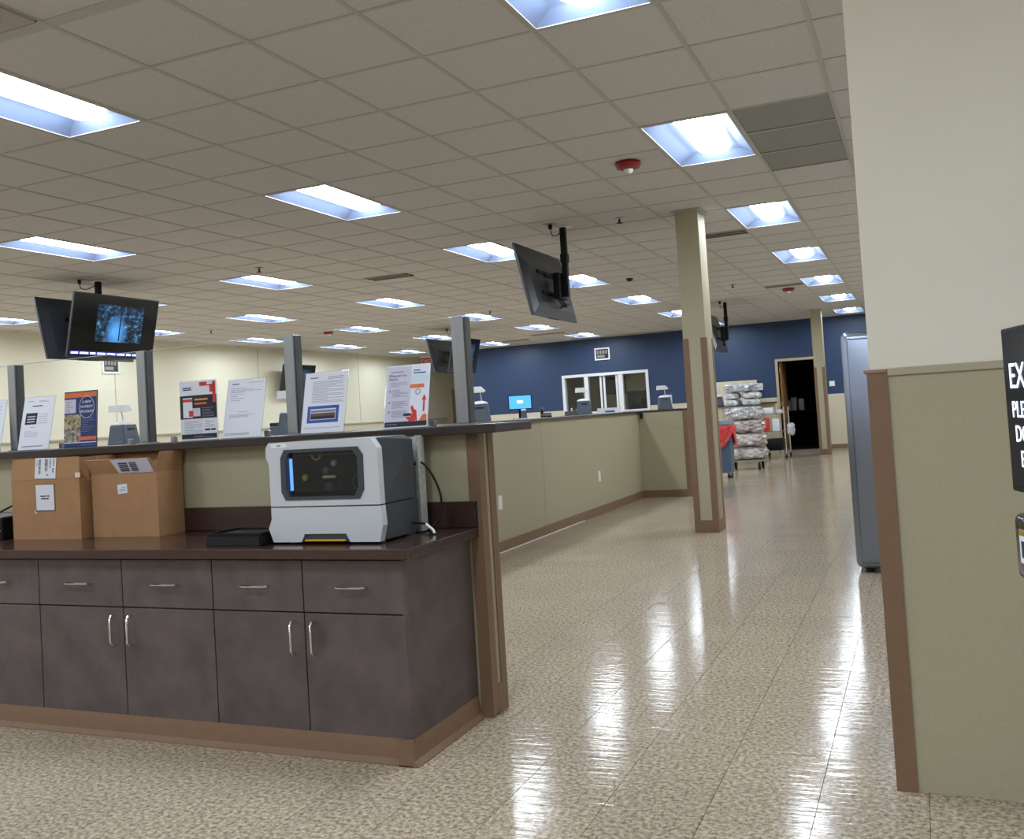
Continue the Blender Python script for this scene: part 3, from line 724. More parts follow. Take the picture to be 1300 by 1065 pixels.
obj('tape_scrap', bx((-.07, -.001, .0), (-.064, 0, .014)), M_TAPE, t, loc=(0, -D1 / 2 - .0002, .122))
obj('tape_scrap', bx((-.07, -.001, .0), (-.055, 0, .005)), M_TAPE, t, loc=(0, -D1 / 2 - .0002, .12))
obj('tape_scrap', bx((0, -.003, 0), (.028, 0, .022)), M_TAPE, t, loc=(W1 / 2 - .02, -D1 / 2 - .0005, H1 + .005))
W2, D2, H2 = .375, .17, .286
t = thing('cardboard_box', 'open cardboard box with flaps splayed and a small white sticker', 'box', (-3.345, 3.375, WZ), .04)
obj('carton', box_shell(W2, D2, H2), M_CARD, t)
ff = plate(t, 'front_flap', [(-W2 / 2, -D2 / 2, H2 + .001), (W2 / 2, -D2 / 2, H2 + .001), (W2 / 2 - .006, -D2 / 2 - .035, H2 + .066), (-W2 / 2 + .004, -D2 / 2 - .035, H2 + .068)], M_CARD)
lb = plate(ff, 'shipping_label', [(-.02, -D2 / 2 - .0025, H2 + .0035), (.178, -D2 / 2 - .0025, H2 + .0035), (.172, -D2 / 2 - .0348, H2 + .0635), (-.04, -D2 / 2 - .0348, H2 + .0635)], M_PAPERLAV, .0022)
for a, b in ((.0, .05), (.062, .1)):
    for q in range(5): plate(lb, 'barcode', [(a, -D2 / 2 - .008 - q * .0045, H2 + .012 + q * .0085), (b, -D2 / 2 - .008 - q * .0045, H2 + .012 + q * .0085), (b - .003, -D2 / 2 - .0105 - q * .0045, H2 + .0166 + q * .0085), (a - .003, -D2 / 2 - .0105 - q * .0045, H2 + .0166 + q * .0085)], M_DKINK, .0032)
plate(t, 'back_flap', [(-W2 / 2, D2 / 2 - .006, H2 + .001), (W2 / 2, D2 / 2 - .006, H2 + .001), (W2 / 2, D2 / 2 + .004, H2 + .085), (-W2 / 2, D2 / 2 + .004, H2 + .085)], M_CARD)
plate(t, 'side_flap', [(W2 / 2 - .002, -D2 / 2, H2 + .001), (W2 / 2 - .002, D2 / 2 - .008, H2 + .001), (W2 / 2 + .02, D2 / 2 - .008, H2 + .09), (W2 / 2 + .02, -D2 / 2 + .005, H2 + .09)], M_CARD)
plate(t, 'side_flap', [(-W2 / 2 - .002, -D2 / 2 + .01, H2 + .001), (-W2 / 2 - .002, D2 / 2 - .01, H2 + .001), (-W2 / 2 + .01, D2 / 2 - .01, H2 + .085), (-W2 / 2 + .01, -D2 / 2 + .03, H2 + .085)], M_CARD)
st = obj('sticker', bx((0, -.001, 0), (.055, 0, .042)), M_PAPER, t, loc=(-.035, -D2 / 2 - .0002, H2 - .092), rot=(0, -.08, 0))
for z in (.01, .017, .026): obj('sticker_print', bx((.008 if z < .02 else .022, -.0014, z), (.048, -.001, z + .0025)), M_INK, st)
# ================================================================== LEDGE POSTS, GLASS, SIGN HOLDERS
LZ = 1.176
PX = [-5.28, -4.397, -3.505, -2.622, -1.762]
def post(x, label):
    t = thing('aluminium_post', label, 'post', (x, 3.62, LZ), group='posts carrying the glass screens')
    obj('extrusion', bx((-.026, -.03, .006), (.026, .03, .456), .004), M_ALU, t)
    obj('side_channel', bx((.026, -.02, .006), (.036, .02, .452)), mat('channel_shadow', (92, 94, 97), .4, .6), t)
    obj('edge_fin', bx((-.035, -.02, .006), (-.026, .02, .452), .002), M_ALU, t)
    obj('base_plate', bx((-.036, -.034, 0), (.038, .034, .006)), M_ALU, t)
for x, l in zip(PX, ['aluminium glass-screen post, furthest along the ledge from the printer', 'aluminium glass-screen post beside the printed sheet with a black square', 'aluminium glass-screen post standing over the open cardboard box', 'aluminium glass-screen post over the printer window', 'aluminium glass-screen post at the end of the ledge']): post(x, l)
def pane(x0, x1, label):
    t = thing('glass_screen', label, 'glass screen', ((x0 + x1) / 2, 3.62, LZ), group='glass screens along the ledge')
    h = (x1 - x0) / 2
    obj('pane', bx((-h, -.003, .02), (h, .003, .456)), M_GLASS, t)
    obj('polished_edge', bx((-h, -.0032, .456), (h, .0032, .4585)), mat('glass_edge', (196, 208, 202), .3), t)
    for s in (-.7, .7):
        obj('clamp', bx((s * h - .012, -.012, 0), (s * h + .012, .012, .028), .003), M_ALU, t)
pane(-5.24, -4.44, 'clear glass screen between the two posts furthest from the printer')
pane(-4.35, -4.036, 'narrow clear glass screen beside the first printed sheet')
pane(-4.03, -3.545, 'clear glass screen behind the blue payment flyer')
pane(-3.46, -2.665, 'clear glass screen behind the flyer with the black panel')
pane(-2.58, -1.80, 'clear glass screen behind the flyer with the red figure')
obj_bar = None
def sign(x, lean, label, paper=M_PAPER, w=.216, h=.279, y=3.53, back=M_ACRYL, rz=0):
    t = thing('sign_holder', label, 'sign', (x, y, LZ), rz)
    a = math.asin(lean / h)
    hold = obj('acrylic_holder', bx((-w / 2 - .003, .001, 0), (w / 2 + .003, .004, h + .004)), back, t, rot=(-a, 0, 0))
    obj('holder_foot', bx((-w / 2, .002, 0), (w / 2, .075, .003)), M_ACRYL, t)
    sh = obj('sheet', bx((-w / 2, -.001, .004), (w / 2, 0, h)), paper, t, rot=(-a, 0, 0))
    return sh, w, h
def pr(sh, w, h, u0, u1, v0, v1, m, name='print', dz=0):
    """print patch: u from left 0..1, v from top 0..1"""
    obj(name, bx((-w / 2 + u0 * w, -.0013 - dz, h - v1 * (h - .004)), (-w / 2 + u1 * w, -.001 - dz, h - v0 * (h - .004))), m, sh)
def lines(sh, w, h, u0, u1, v0, v1, n, m=M_INK, th=.006, dz=0):
    b = nb()
    for k in range(n):
        v = v0 + (v1 - v0) * k / max(1, n - 1); e = u1 - (u1 - u0) * random.choice((0, 0, .05, .25, .5))
        box(b, (-w / 2 + u0 * w, -.0013 - dz, h - (v + th) * (h - .004)), (-w / 2 + e * w, -.001 - dz, h - v * (h - .004)))
    obj('text_lines', b, m, sh)
# 0: sheet at the picture's left limit
s = sign(-4.54, .06, 'white printed notice in holder beyond the first visible post')
lines(*s, .1, .9, .12, .4, 6); lines(*s, .1, .6, .5, .6, 3); pr(*s, .62, .9, .72, .86, M_BLUEP)
# 1
s = sign(-4.19, .06, 'white printed sheet with a small black square in holder')
lines(*s, .12, .35, .07, .07, 1, M_NAVY); lines(*s, .5, .85, .07, .09, 2); lines(*s, .3, .75, .16, .165, 1, M_DKINK, .018)
pr(*s, .12, .5, .30, .52, M_DKINK); lines(*s, .18, .44, .36, .46, 3, M_PAPERLAV, .02, .0004)
lines(*s, .56, .85, .33, .5, 5); lines(*s, .32, .5, .57, .57, 1, M_DKINK); lines(*s, .15, .6, .65, .75, 4); lines(*s, .12, .8, .93, .94, 2, M_DKINK)
# 2 blue flyer
s = sign(-3.862, .02, 'navy blue flyer headed A NEW PAYMENT PROGRAM in black-edged holder', w=.216, back=mat('black_holder', (18, 18, 24), .3))
pr(*s, 0, 1, 0, 1, M_NAVY); pr(*s, 0, 1, .01, .1, M_ORANGE, dz=.0004)
pr(*s, 0, .36, .13, .38, M_PAPERLAV, dz=.0004); pr(*s, 0, .52, .41, .68, M_PHOTO, 'photo', .0004); pr(*s, 0, .52, .69, .92, M_PHOTO2, 'photo', .0004)
sh, w_, h_ = s
lines(*s, .06, .3, .18, .34, 5, M_INK, .012, .0008)
ring = nb(); tube(ring, [(.043 + .05 * math.cos(a), -.0016, h_ - .28 * h_ + .055 * math.sin(a)) for a in [2 * math.pi * k / 28 for k in range(29)]], .0011, 5)
obj('white_ring', ring, M_PAPER, sh)
for k, tx in enumerate(('A NEW', 'PAYMENT', 'PROGRAM')): text('flyer_text', tx, .019, M_PAPER, sh, (.043, -.0016, h_ * (.79 - .085 * k)), align='CENTER', depth=.0002)
lines(*s, .56, .93, .48, .72, 7, M_INK, .008, .0004); pr(*s, .45, 1, .82, .885, M_ORANGE, dz=.0006); pr(*s, 0, 1, .915, .93, M_PAPER, dz=.0005)
pr(*s, .55, .95, .945, .985, M_BLUEP, dz=.0006)
# 3 flyer with black panel
s = sign(-3.105, .005, 'white flyer with a black middle panel and red corner ribbon in holder')
lines(*s, .08, .4, .1, .13, 2, M_NAVY, .02); pr(*s, .0, 1, .24, .64, M_DKINK, dz=.0002)
for a in ((.55, .98, .02, .09), (.82, .98, .07, .2), (.9, .98, .18, .38)): pr(*s, *a, M_RED, 'ribbon', .0005)
pr(*s, .75, .9, .01, .07, M_PAPER, dz=.0008)
pr(*s, .08, .34, .28, .62, M_PAPER, 'phone_picture', .0005); pr(*s, .08, .34, .3, .35, M_RED, dz=.0008); pr(*s, .34, .55, .46, .6, M_PAPERLAV, dz=.0005); pr(*s, .24, .36, .5, .6, M_RED, dz=.0009)
lines(*s, .4, .88, .3, .31, 1, M_GOLD, .03, .0006); lines(*s, .4, .84, .37, .38, 1, M_ORANGE, .03, .0006); lines(*s, .6, .92, .46, .6, 6, M_INK, .008, .0006)
lines(*s, .1, .6, .68, .88, 9); lines(*s, .66, .92, .68, .78, 5, M_INK); pr(*s, .66, .8, .82, .85, M_DKINK); pr(*s, .82, .95, .82, .85, M_DKINK)
pr(*s, .02, .98, .9, .98, M_DKINK, dz=.0002); lines(*s, .35, .9, .93, .95, 2, M_INK, .008, .0006)
# 4 plain letter
s = sign(-2.865, .065, 'white letter page with sparse grey lines in holder')
lines(*s, .12, .3, .07, .07, 1, M_NAVY, .015); lines(*s, .55, .95, .06, .065, 1, M_INK); lines(*s, .1, .93, .15, .2, 3); lines(*s, .1, .5, .22, .36, 5); lines(*s, .35, .6, .56, .57, 1); lines(*s, .12, .8, .61, .65, 3); lines(*s, .05, .92, .93, .95, 2, M_DKINK)
# 5 letter with blue box
s = sign(-2.425, .065, 'white letter page with a blue framed picture box in holder', w=.222)
lines(*s, .12, .32, .08, .08, 1, M_NAVY, .015); lines(*s, .55, .92, .08, .11, 2, M_DKINK); lines(*s, .2, .95, .15, .5, 16)
pr(*s, .12, .86, .56, .84, M_BLUEP, 'picture_frame'); pr(*s, .19, .79, .61, .79, M_PAPER, dz=.0004)
pr(*s, .2, .78, .63, .67, M_INK, 'picture', .0008); pr(*s, .2, .78, .68, .73, mat('brown_ink', (96, 78, 66), .7), 'picture', .0008); pr(*s, .2, .78, .73, .78, M_DKINK, 'picture', .0008)
lines(*s, .05, .95, .92, .93, 1, M_INK)
# 6 flyer with red figure
s = sign(-2.005, .065, 'lavender and white flyer with a red figure, orange button and dark footer', w=.212)
pr(*s, .02, .57, .02, .9, M_PAPERLAV); pr(*s, .57, .98, .18, .28, M_PINK, dz=.0004); lines(*s, .62, .92, .09, .13, 2, M_BLUEP, .018, .0004)
sh, w_, h_ = s
text('flyer_text', 'Whenever You', .0155, M_DKINK, sh, (-.094, -.0016, h_ * .82), depth=.0002, sx=.9); text('flyer_text', 'Need It', .0155, M_DKINK, sh, (-.094, -.0016, h_ * .765), depth=.0002, sx=.9)
lines(*s, .1, .4, .1, .11, 1, M_INK, .012, .0004); lines(*s, .1, .5, .28, .33, 3, M_INK, .006, .0004)
for v in (.4, .58, .73): lines(*s, .16, .52, v, v + .1, 6, M_INK, .006, .0004); pr(*s, .08, .12, v, v + .03, M_INK, dz=.0004)
pr(*s, .56, .88, .32, .38, M_ORANGE, dz=.0004)
ring = nb(); tube(ring, [(.052 + .011 * math.cos(a), -.0014, h_ * .565 + .012 * math.sin(a)) for a in [2 * math.pi * k / 20 for k in range(21)]], .0011, 5); obj('badge_ring', ring, M_DKINK, sh)
fg = nb()
prism(fg, [(.02, .045), (.055, .03), (.05, .075), (.035, .085), (.03, .1), (.02, .09), (.03, .065)], 'y', -.0018, -.001)
obj('figure_print', fg, M_RED, sh)
fg = nb(); prism(fg, [(-.005, .05), (.03, .05), (.05, .028), (.02, .028)], 'y', -.0017, -.001); obj('seat_print', fg, M_RED, sh)
fg = nb(); prism(fg, [(.08, .07), (.088, .07), (.088, .12), (.095, .12), (.084, .145), (.073, .12), (.08, .12)], 'y', -.0017, -.001); obj('arrow_print', fg, M_RED, sh)
fg = nb(); prism(fg, [(.065, .03), (.1, .03), (.1, .055), (.088, .06), (.075, .05)], 'y', -.0017, -.001); obj('corner_print', fg, M_ORANGE, sh)
pr(*s, .44, .62, .78, .82, M_DKINK, dz=.0004)
pr(*s, .02, .98, .905, .985, M_DKINK, dz=.0002); lines(*s, .06, .3, .94, .95, 1, M_INK, .012, .0006)
# ================================================================== BACK SERVICE COUNTERS
BXW = -3.5
bw = thing('corridor_counter', 'long tan service counter wall facing the corridor with dark top', 'counter', (BXW, 8.0, 0))
def part(name, a, b, m, parent, o, bev=0):
    return obj(name, bx(tuple(a[k] - o[k] for k in range(3)), tuple(b[k] - o[k] for k in range(3)), bev), m, parent)
O = (BXW, 8.0, 0)
part('core', (BXW - .12, 3.64, 0), (BXW - .012, 12.5, 1.135), M_TAN, bw, O)
for y0, y1 in ((3.64, 6.35), (6.354, 8.888), (8.892, 12.5)): part('panel', (BXW - .012, y0, .0), (BXW, y1, 1.135), M_TAN, bw, O)
part('cove_base', (BXW, 3.64, 0), (BXW + .012, 12.49, .095), M_BROWN, bw, O, .003)
part('white_base_strip', (BXW + .012, 7.4, 0), (BXW + .02, 10.0, .006), M_EDGE, bw, O)  # thin white strip along the foot of the counter wall
part('counter_top', (BXW - .55, 3.79, 1.135), (BXW + .03, 12.5, 1.165), M_LEDGE, bw, O, .004)
for y in (7.785, 10.65):
    pl = part('outlet_plate', (BXW, y - .04, .375), (BXW + .006, y + .04, .50), M_EDGE, bw, O, .002)
jw = thing('jog_counter', 'short tan counter section stepping out behind the tan column', 'counter', (-2.85, 12.6, 0))
O = (-2.85, 12.6, 0)
part('front_panel', (BXW - .12, 12.502, 0), (-2.84, 12.62, 1.135), M_TAN, jw, O)
part('side_panel', (-2.96, 12.62, 0), (-2.84, 14.1, 1.135), M_TAN, jw, O)
part('cove_base', (BXW + .013, 12.488, 0), (-2.83, 12.5, .095), M_BROWN, jw, O)
part('cove_base', (-2.84, 12.5, 0), (-2.828, 14.1, .095), M_BROWN, jw, O)
obj('corner_guard', lguard(.01, -.098, 1, -1, .06, .006, .095, 1.132), M_BROWN, jw)
part('counter_top', (-4.05, 12.502, 1.135), (-2.8, 14.12, 1.165), M_LEDGE, jw, O, .004)
part('bracket', (BXW + .035, 12.45, 1.06), (BXW + .06, 12.501, 1.134), M_BLACK, jw, O)
ic = thing('staff_counter', 'inner tan staff counter with dark top behind the glass screens', 'counter', (-6.3, 5.75, 0))
O = (-6.3, 5.75, 0)
part('front_panel', (-9.0, 5.5, 0), (-4.07, 5.6, 1.125), M_TAN, ic, O)
part('counter_top', (-9.0, 5.42, 1.125), (-4.07, 6.3, 1.16), M_LEDGE, ic, O, .004)
for x in (-9.0, -6.5, -4.15): part('gable', (x, 5.6, 0), (x + .05, 6.25, 1.125), M_TAN, ic, O)
fc = thing('far_counter', 'distant tan counter with dark top beside the storeroom door', 'counter', (-3.6, 21.0, 0))
O = (-3.6, 21.0, 0)
part('front_panel', (-3.5, 17.9, 0), (-3.4, 22.3, 1.13), M_TAN2, fc, O)
part('end_panel', (-3.4, 22.2, 0), (-3.02, 22.3, 1.13), M_TAN2, fc, O)
part('counter_top', (-4.1, 17.85, 1.13), (-3.35, 22.3, 1.165), M_LEDGE, fc, O, .004)
part('counter_top', (-3.35, 22.0, 1.13), (-2.99, 22.34, 1.165), M_LEDGE, fc, O, .004)
t = thing('privacy_panel', 'pale beige privacy panel standing behind the wrapped linen', 'partition', (-3.85, 22.75, 0))
obj('panel', bx((-.75, -.02, .05), (.38, .02, 1.7), .006), M_TAN2, t)
for x in (-.6, .25): obj('foot', bx((x - .02, -.15, 0), (x + .02, .15, .05)), M_DKGREY, t)
# hooded counter terminals
def terminal(loc, rz, label):
    t = thing('counter_terminal', label, 'terminal', loc, rz, group='grey counter terminals with white hooded arms')
    b = nb(); taper(b, 0, 0, .095, .09, 0, .075, .07, .165); bmesh.ops.bevel(b, geom=b.edges[:], offset=.006, segments=2, affect='EDGES')
    bo = obj('body', b, M_MIDGREY, t, True)
    obj('card_slot', bx((-.03, -.083, .125), (.04, -.078, .133)), M_BLACK, bo)
    obj('cap', lathe(nb(), [(.078, 0), (.075, .012), (.05, .024), (.015, .03)], (0, 0, .163), 18), M_WHITE, t, True)
    obj('stem', cyl(nb(), (.02, .02, .185), (.01, .02, .275), .005), M_LTGREY, t, True)
    h = nb(); prism(h, [(-.095, 0), (.045, .0), (.06, .012), (.02, .055), (-.088, .055)], 'y', -.05, .06)
    obj('hood', h, M_WHITE, t, loc=(0, 0, .27))
    return t
terminal((-3.72, 7.95, 1.165), .35, 'grey counter terminal with white hood near the end of the glass screens')
terminal((-3.72, 10.9, 1.165), .35, 'grey counter terminal with white hood in front of the sliding window')
terminal((-3.2, 12.78, 1.165), .35, 'grey counter terminal with white hood on the stepped-out counter')
terminal((-4.2, 5.75, 1.16), .45, 'grey counter terminal with white hood behind the letter page')
terminal((-6.02, 5.95, 1.16), 1.6, 'grey counter terminal with white hood behind the post over the open box')
terminal((-3.55, 18.35, 1.165), .35, 'grey counter terminal with white hood showing past the column beside the linen')
# desktop display
t = thing('desktop_display', 'small desktop monitor with a bright blue screen on the corridor counter', 'monitor', (-3.88, 9.3, 1.165), .42)
sc_ = obj('display_panel', bx((-.125, -.012, .1), (.125, .012, .255), .003), M_BLACK, t)
obj('screen', bx((-.115, -.014, .11), (.115, -.0125, .245)), M_SCREENBLUE, sc_); obj('dialog_box', bx((-.03, -.0155, .165), (.03, -.0142, .195)), M_SCREENWHITE, sc_)
obj('stand', bx((-.02, .012, .005), (.02, .03, .16)), M_BLACK, t); obj('foot', bx((-.08, -.05, 0), (.08, .06, .008), .002), M_BLACK, t)
t = thing('card_reader', 'small grey card reader with white top before the blue screen', 'card reader', (-3.72, 9.0, 1.165), .4)
b = nb(); taper(b, 0, 0, .035, .03, 0, .025, .022, .085); obj('body', b, M_MIDGREY, t); obj('cap', lathe(nb(), [(.03, .085), (.026, .098), (.01, .103)], n=14), M_WHITE, t, True)
t = thing('desk_phone', 'black desk phone with handset on the corridor counter', 'phone', (-3.78, 9.78, 1.165), .4)
b = nb(); prism(b, [(-.07, 0), (.07, 0), (.07, .05), (-.07, .015)], 'x', -.06, .06); obj('base', b, M_BLACK, t)
obj('handset', tube(nb(), smooth_path([(-.045, -.06, .055), (-.045, -.02, .085), (-.045, .03, .095), (-.045, .07, .08)]), .016), M_BLACK, t, True)
def papers(loc, rz, label, n=3):
    t = thing('paper_stack', label, 'papers', loc, rz)
    for k in range(n): obj('sheet', bx((-.1, -.07, .003 * k), (.1, .07, .003 * k + .0025)), M_PAPER, t, loc=(.01 * k, .006 * k, 0), rot=(0, 0, .12 * k))
papers((-3.62, 8.75, 1.165), .3, 'loose white papers in front of the blue screen monitor')
papers((-3.1, 13.4, 1.165), .3, 'loose white papers on the stepped-out counter')
t = thing('white_tray', 'white open paper tray on the corridor counter under the window', 'tray', (-3.62, 11.6, 1.165), .35)
obj('tray_base', box_shell(.3, .2, .065), M_WHITE, t); obj('tray_print', bx((-.06, -.1015, .01), (.06, -.1, .03)), M_BLUEP, t)
t = thing('upright_notice', 'white upright notice card on the stepped-out counter', 'sign', (-3.22, 13.1, 1.165), .35)
obj('card', bx((-.05, 0, .02), (.05, .003, .2)), M_PAPER, t); obj('base', bx((-.05, -.03, 0), (.05, .03, .02), .003), M_DKGREY, t)
t = thing('white_panel_sign', 'tall narrow white panel at the counter corner behind the column', 'sign', (-2.9, 13.05, 1.165), 1.2)
obj('panel', bx((-.09, 0, .012), (.09, .006, .36)), M_WHITE, t); obj('base', bx((-.09, -.04, 0), (.09, .04, .012)), M_WHITE, t)
t = thing('clutter_basket', 'small wire basket of supplies beside the window terminal', 'basket', (-3.7, 10.4, 1.165), .3)
obj('basket', box_shell(.16, .12, .05), mat('wire_grey', (96, 92, 86), .5), t)
for k in range(5): obj('supply', bx((-.06 + k * .026, -.03, .01), (-.042 + k * .026, .03, .06 + .012 * (k % 3)), .003), (M_TAPE, M_DKINK, M_PAPER, M_BROWN, M_INK)[k], t)
t = thing('receipt_printer', 'small grey and white receipt printer behind the red figure flyer', 'printer', (-4.45, 6.0, 1.16), .4)
obj('body', bx((-.1, -.07, 0), (.1, .07, .075), .006), mat('speckle_grey', (112, 110, 112), .6), t); obj('lid', bx((-.1, -.07, .075), (.1, .07, .1), .006), M_DKINK, t); obj('paper_roll_end', bx((.03, -.075, .02), (.09, -.07, .07)), M_PAPER, t)
# ================================================================== SCREENS ON CEILING POLES
def tv(loc, face, label, feed=None, group='ceiling hung screens'):
    """face=+1 faces +x, -1 faces -x ; loc = centre of the panel"""
    t = thing('hanging_screen', label, 'television', loc, math.pi / 2 if face > 0 else -math.pi / 2, group)
    tl = math.radians(13)          # leans its top outward over the viewers
    R = (tl, 0, 0)
    p = obj('panel', bx((-.625, 0, -.36), (.625, .028, .36), .004), M_TVBACK, t, rot=R)
    b = nb(); taper(b, 0, 0, .6, .3, 0, .5, .22, .03)
    for v in b.verts: v.co = Vector((v.co.x, .028 + v.co.z, v.co.y - .05))
    obj('rear_housing', b, M_TVBACK, p)
    obj('screen', bx((-.612, -.002, -.345), (.612, 0, .348)), M_GLOSSBLK, p)
    obj('port_strip', bx((-.1, .0, -.362), (.2, .02, -.36)), M_BLACK, p)
    for z in (-.12, .1): obj('mount_rail', bx((-.3, .058, z - .018), (.3, .072, z + .018)), M_BLACK, p)
    if feed:
        obj('camera_picture', bx((-.28, -.003, -.17), (.4, -.002, .25)), M_FEED, p)
        obj('dark_post_picture', bx((.055, -.0035, -.15), (.07, -.003, .16)), M_GLOSSBLK, p)
        if feed == 'plain': return t
        obj('ticker', bx((-.6, -.003, -.33), (.6, -.002, -.285)), M_SCREENNAVY, p)
        b = nb(); x = -.58
        while x < .56:
            l = random.uniform(.04, .12); box(b, (x, -.0035, -.318), (min(x + l, .58), -.003, -.298)); x += l + .025
        obj('ticker_text', b, M_SCREENWHITE, p)
    return t
def pole(x, y, label, sides):
    t = thing('screen_mount', label, 'mount', (x, y, CEIL), group='ceiling poles for the hanging screens')
    obj('ceiling_plate', bx((-.09, -.06, -.006), (.09, .06, .0)), M_WHITE, t)
    obj('pole', bx((-.028, -.028, -.7), (.028, .028, -.006), .004), M_BLACK, t)
    obj('sleeve', bx((-.036, -.036, -.36), (.036, .036, -.27), .004), M_BLACK, t)
    for s in sides:
        obj('mount_head', bx((min(s * .03, s * .1), -.11, -.72), (max(s * .03, s * .1), .11, -.46), .008), M_BLACK, t)
        obj('mount_arm', bx((min(s * .09, s * .125), -.3, -.52), (max(s * .09, s * .125), .3, -.48)), M_BLACK, t)
        for q in range(3):
            y0 = -.05 + .07 * q
            obj('cable_loop', tube(nb(), smooth_path([(s * .09, y0, -.7), (s * .06, y0 + .05, -.78), (s * .1, y0 + .12, -.8 + .02 * q), (s * .09, y0 + .2, -.74)]), .006, 6), M_BLACK, t, True)
    obj('outlet', cyl(nb(), (-.05, -.22, -.001), (-.05, -.22, -.05), .022, .018), M_BLACK, t)
    obj('outlet_plate', bx((-.1, -.28, -.004), (0, -.16, 0)), M_CAP, t)
    obj('power_lead', tube(nb(), smooth_path([(-.05, -.22, -.05), (-.045, -.2, -.1), (-.03, -.12, -.1), (.0, -.02, -.04)]), .005, 6), M_BLACK, t, True)
SZ = 2.49
OFF = .235
pole(-8.63, 8.25, 'black ceiling pole carrying two screens above the glass screens', (1, -1))
tv((-8.63 + OFF, 8.25, SZ), 1, 'hanging screen showing a blue camera picture above the payment flyer', True)
tv((-8.63 - OFF, 8.25, SZ), -1, 'hanging screen back to back with the blue camera picture above the payment flyer')
pole(-3.15, 8.93, 'black ceiling pole over the corridor counter near the tan column', (-1,))
tv((-3.15 - OFF, 8.95, SZ), -1, 'single hanging screen seen from behind over the corridor counter')
pole(-8.66, 17.48, 'black ceiling pole carrying two screens behind the ledge end post', (1, -1))
tv((-8.66 + OFF, 17.45, SZ), 1, 'hanging screen with blue picture half hidden by the ledge end post', 'plain')
tv((-8.66 - OFF, 17.45, SZ), -1, 'hanging screen back to back behind the ledge end post')
pole(-3.16, 17.6, 'black ceiling pole beyond the tan column near the wrapped linen', (-1,))
tv((-3.16 - OFF, 17.7, SZ), -1, 'single hanging screen seen from behind just past the tan column')
tv((-13.17, 18.35, 2.335), 1, 'wall mounted screen with blue picture on the ivory wall', 'plain', None)
bpy.context.view_layer.update()
t = thing('wall_bracket', 'black tilting wall bracket behind the screen on the ivory wall', 'mount', (XL, 18.35, 2.3))
obj('wall_plate', bx((0, -.2, -.15), (.02, .2, .15)), M_BLACK, t); obj('arm', bx((.02, -.05, -.06), (.15, .05, .06)), M_BLACK, t)
# clocks / message displays
def led_clock(loc, rz, label):
    t = thing('led_display', label, 'display', loc, rz, group='digital number displays on the walls')
    f = nb(); box(f, (-.2, -.03, -.155), (.2, 0, -.12)); box(f, (-.2, -.03, .12), (.2, 0, .155)); box(f, (-.2, -.03, -.12), (-.165, 0, .12)); box(f, (.165, -.03, -.12), (.2, 0, .12))
    obj('frame', f, M_WHITE, t); fc_ = obj('face', bx((-.165, -.02, -.12), (.165, 0, .12)), M_DKINK, t)
    for k in range(4): obj('digit', bx((-.14 + k * .072, -.022, .0), (-.09 + k * .072, -.02, .09), .0), mat('led_digit_grey', (150, 152, 140), .5), fc_)
    obj('text_row', bx((-.14, -.022, -.09), (.06, -.02, -.03)), mat('led_digit_grey'), fc_)
led_clock((-7.33, YF, 2.64), 0, 'small white framed number display high on the blue wall above the window')
led_clock((XL, 13.0, 2.565), math.pi / 2, 'small white framed number display on the ivory wall below the hanging screens')
# unseen lamp added to brighten the office behind the window
t = thing('office_fill_light', 'unseen square fill lamp added to brighten the office behind the sliding window', 'ceiling light', (-7.2, YF + 1.6, 2.9))
obj('housing', bx((-.3, -.3, -.05), (.3, .3, 0)), M_WHITE, t); obj('lens', bx((-.27, -.27, -.055), (.27, .27, -.05)), emit('office_fill_lens', (255, 240, 215), 13), t)
# exit sign
t = thing('exit_sign', 'red and white exit sign hanging from the ceiling by the alcove', 'exit sign', (-12.75, 23.9, CEIL), .75)
obj('canopy', bx((-.18, -.03, -.05), (.18, .03, 0), .004), M_WHITE, t); pl = obj('panel', bx((-.18, -.006, -.27), (.18, .006, -.05)), M_RED, t)
text('exit_text', 'EXIT', .17, M_PAPER, pl, (0, -.0075, -.215), align='CENTER', depth=.001)
# light switch by the door
t = thing('light_switch', 'white switch plate on the blue wall beside the far column', 'switch', (-1.84, YF, 1.5))
obj('plate', bx((-.06, -.01, -.06), (.06, 0, .06), .003), M_EDGE, t); obj('toggle', bx((-.015, -.018, -.02), (.015, -.01, .02), .002), M_WHITE, t)
# ================================================================== STEEL CABINET, CARTS, BIN
t = thing('steel_cabinet', 'tall stainless steel cabinet with rounded edges in the corridor', 'cabinet', (-.06, 7.1, 0))
obj('body', bx((-.41, -.27, .03), (.41, .27, 1.63), .045, 4), mat('stainless_steel', (140, 147, 164), .28, .92, var=.08, vscale=3, stretch=(1, 1, .4)), t, True)
obj('door_panel', bx((-.37, -.276, .07), (.37, -.262, 1.58), .01, 3), mat('stainless_steel'), t, True)
obj('handle', tube(nb(), [(.3, -.28, .8), (.3, -.32, .82), (.3, -.32, 1.08), (.3, -.28, 1.1)], .01), M_CHROME, t, True)
for x, y in ((-.33, -.2), (.33, -.2), (-.33, .2), (.33, .2)): obj('foot', cyl(nb(), (x, y, 0), (x, y, .04), .025), M_BLACK, t, True)
def caster(parent, x, y, r=.06):
    obj('wheel', cyl(nb(), (x - .018, y, r), (x + .018, y, r), r, r, 16), M_RUBBER, parent, True)
    obj('fork', bx((x - .028, y - .02, r), (x + .028, y + .03, r * 2 + .02)), M_CHROME, parent)
t = thing('linen_cart', 'low chrome wheeled cart loaded with wrapped linen', 'cart', (-2.9, 17.3, 0))
for x in (-.24, .24):
    for y in (-.2, .2): caster(t, x, y, .065)
f = nb(); box(f, (-.33, -.28, .15), (.33, .28, .175)); obj('deck', f, mat('deck_grey', (150, 152, 152), .4, .5), t)
